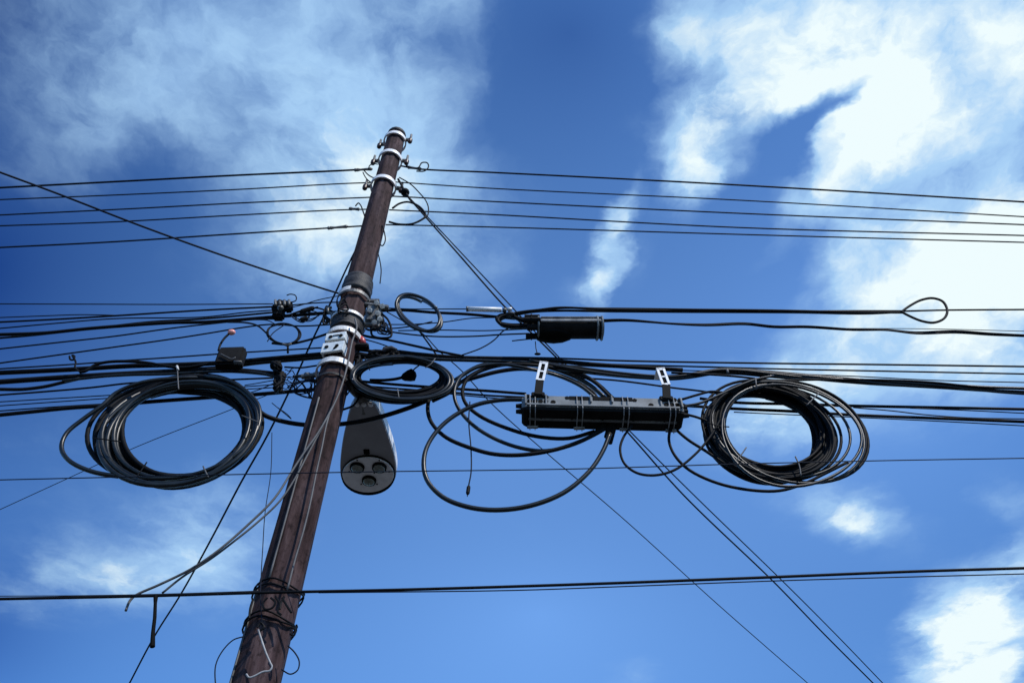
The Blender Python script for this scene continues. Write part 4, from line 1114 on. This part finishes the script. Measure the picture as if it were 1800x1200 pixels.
tie(c, [(1278, 649), (1280, 656)], .02, 4, 'greycable', 'hanger')

# ------------------------------------------------------------------ grey pair that droops from the pole to the lower left
wire('loose_cable', 'grey cable down the front of the pole, cut end drooping far left', [(624, 560), (627, 576), (619, 600), (614, 625), (606, 660), (594, 695), (578, 728), (556, 765), (536, 793), (515, 825), (482, 876), (440, 918), (385, 966), (335, 1000), (280, 1027), (238, 1046), (228, 1056), (221, 1073)], 4.0, -.17, '', 'greycable', 'cable', 'loose grey cables drooping from the pole')
wire('loose_cable', 'second grey cable beside the first, ending at the black strap', [(576, 733), (556, 770), (540, 800), (520, 838), (492, 880), (452, 918), (410, 952), (370, 982), (320, 1014), (285, 1042)], 3.6, -.15, '', 'greycable', 'cable', 'loose grey cables drooping from the pole')
wire('loose_cable', 'grey cable continuing straight down the front of the pole shaft', [(582, 718), (574, 745), (566, 785), (556, 830), (546, 880), (534, 930), (518, 985), (505, 1036)], 3.4, -.165, '', 'greycable', 'cable', 'loose grey cables drooping from the pole')
small('strap', 'black strap hanging down from the low cable at lower left', 'strap', lambda b_: (tube(b_, [P(274, 1046, -.2), P(273, 1060, -.2), P(272, 1085, -.2), P(269, 1110, -.2), P(268, 1136, -.2)], [rad(k, 1090, -.2) for k in (9, 6, 6.5, 7, 9)], 8)), 'void', P(272, 1050, -.2))
# red fitting at the right pole edge
t = thing('cable_clamp', 'red and black cable clamp at the right edge of the pole beside the perforated plates', 'clamp', P(638, 600, -.02))
bm = bmesh.new(); tube(bm, [P(634, 592, -.02), P(636, 597, -.02), P(639, 605, -.02)], [.014, .026, .024], 10)
finish('red_body', bm, M['red'], t)
bm = bmesh.new(); box(bm, P(637, 610, -.02), .10, .07, .04, None, .01)
cyl(bm, P(628, 622, .0), P(664, 628, .0), .02); cyl(bm, P(626, 614, .0), P(660, 618, .0), .012)
finish('base', bm, M['box'], t, False)
small('cable_tag', 'small dark knot of tape on the cables above the flat coil', 'tape', lambda b_: (tube(b_, [P(672, 618, -.02), P(676, 614, -.02), P(688, 612, -.02), P(697, 615, -.02)], [.01, .022, .02, .012], 8)), 'tape', P(684, 613, -.02))

# ------------------------------------------------------------------ scribbles of loose wire round the pole
def tangle(label, cx, cy, rx, ry, n, w_, dy, seed, m='cable', depth_=.08):
    rnd = random.Random(seed); pts = []
    a = rnd.uniform(0, 6)
    for i in range(n):
        a += rnd.uniform(1.2, 2.9)
        k = rnd.uniform(.45, 1.0)
        pts.append(P(cx + rx * k * math.cos(a), cy + ry * k * math.sin(a), dy + rnd.uniform(-depth_, depth_)))
    bm = bmesh.new(); tube(bm, spline(pts, .03), rad(w_, cy, dy), 6)
    o = finish('wire_tangle', bm, M[m], None, True, P(cx, cy, dy))
    assert label not in USED; USED.add(label)
    tag(o, label, 'wire tangle', 'tangles of loose wire around the pole')
tangle('tangle of black wire between the pole and the flat coil', 622, 640, 16, 26, 22, 5, .05, 3)
tangle('dense tangle of black wire behind the bolted bracket right of the pole', 660, 566, 20, 24, 26, 4, .10, 4)
tangle('loose tangle of wire at the left hook of the pole', 580, 556, 16, 20, 16, 3.2, .08, 5)
tangle('dark wire tangle on the cables just above the flat coil', 672, 622, 34, 8, 20, 4, .02, 6)
tangle('sparse tangle of fine wire right of the hanging bundle', 535, 678, 30, 22, 16, 2, .15, 7, 'wire')
tangle('knot of wire at the upper collar of the pole', 604, 541, 14, 16, 14, 3, -.13, 8)
tangle('thick knotted cables left of the pole at the brassy clamp', 562, 664, 26, 9, 18, 5, .16, 9)
tangle('fine wires scribbled between the splice sleeves left of the pole', 535, 556, 30, 12, 14, 2, .12, 10, 'wire')
tangle('small scribble of fine wire hanging beside the lower bracket bolts', 676, 580, 16, 14, 12, 2.2, .0, 11, 'wire')
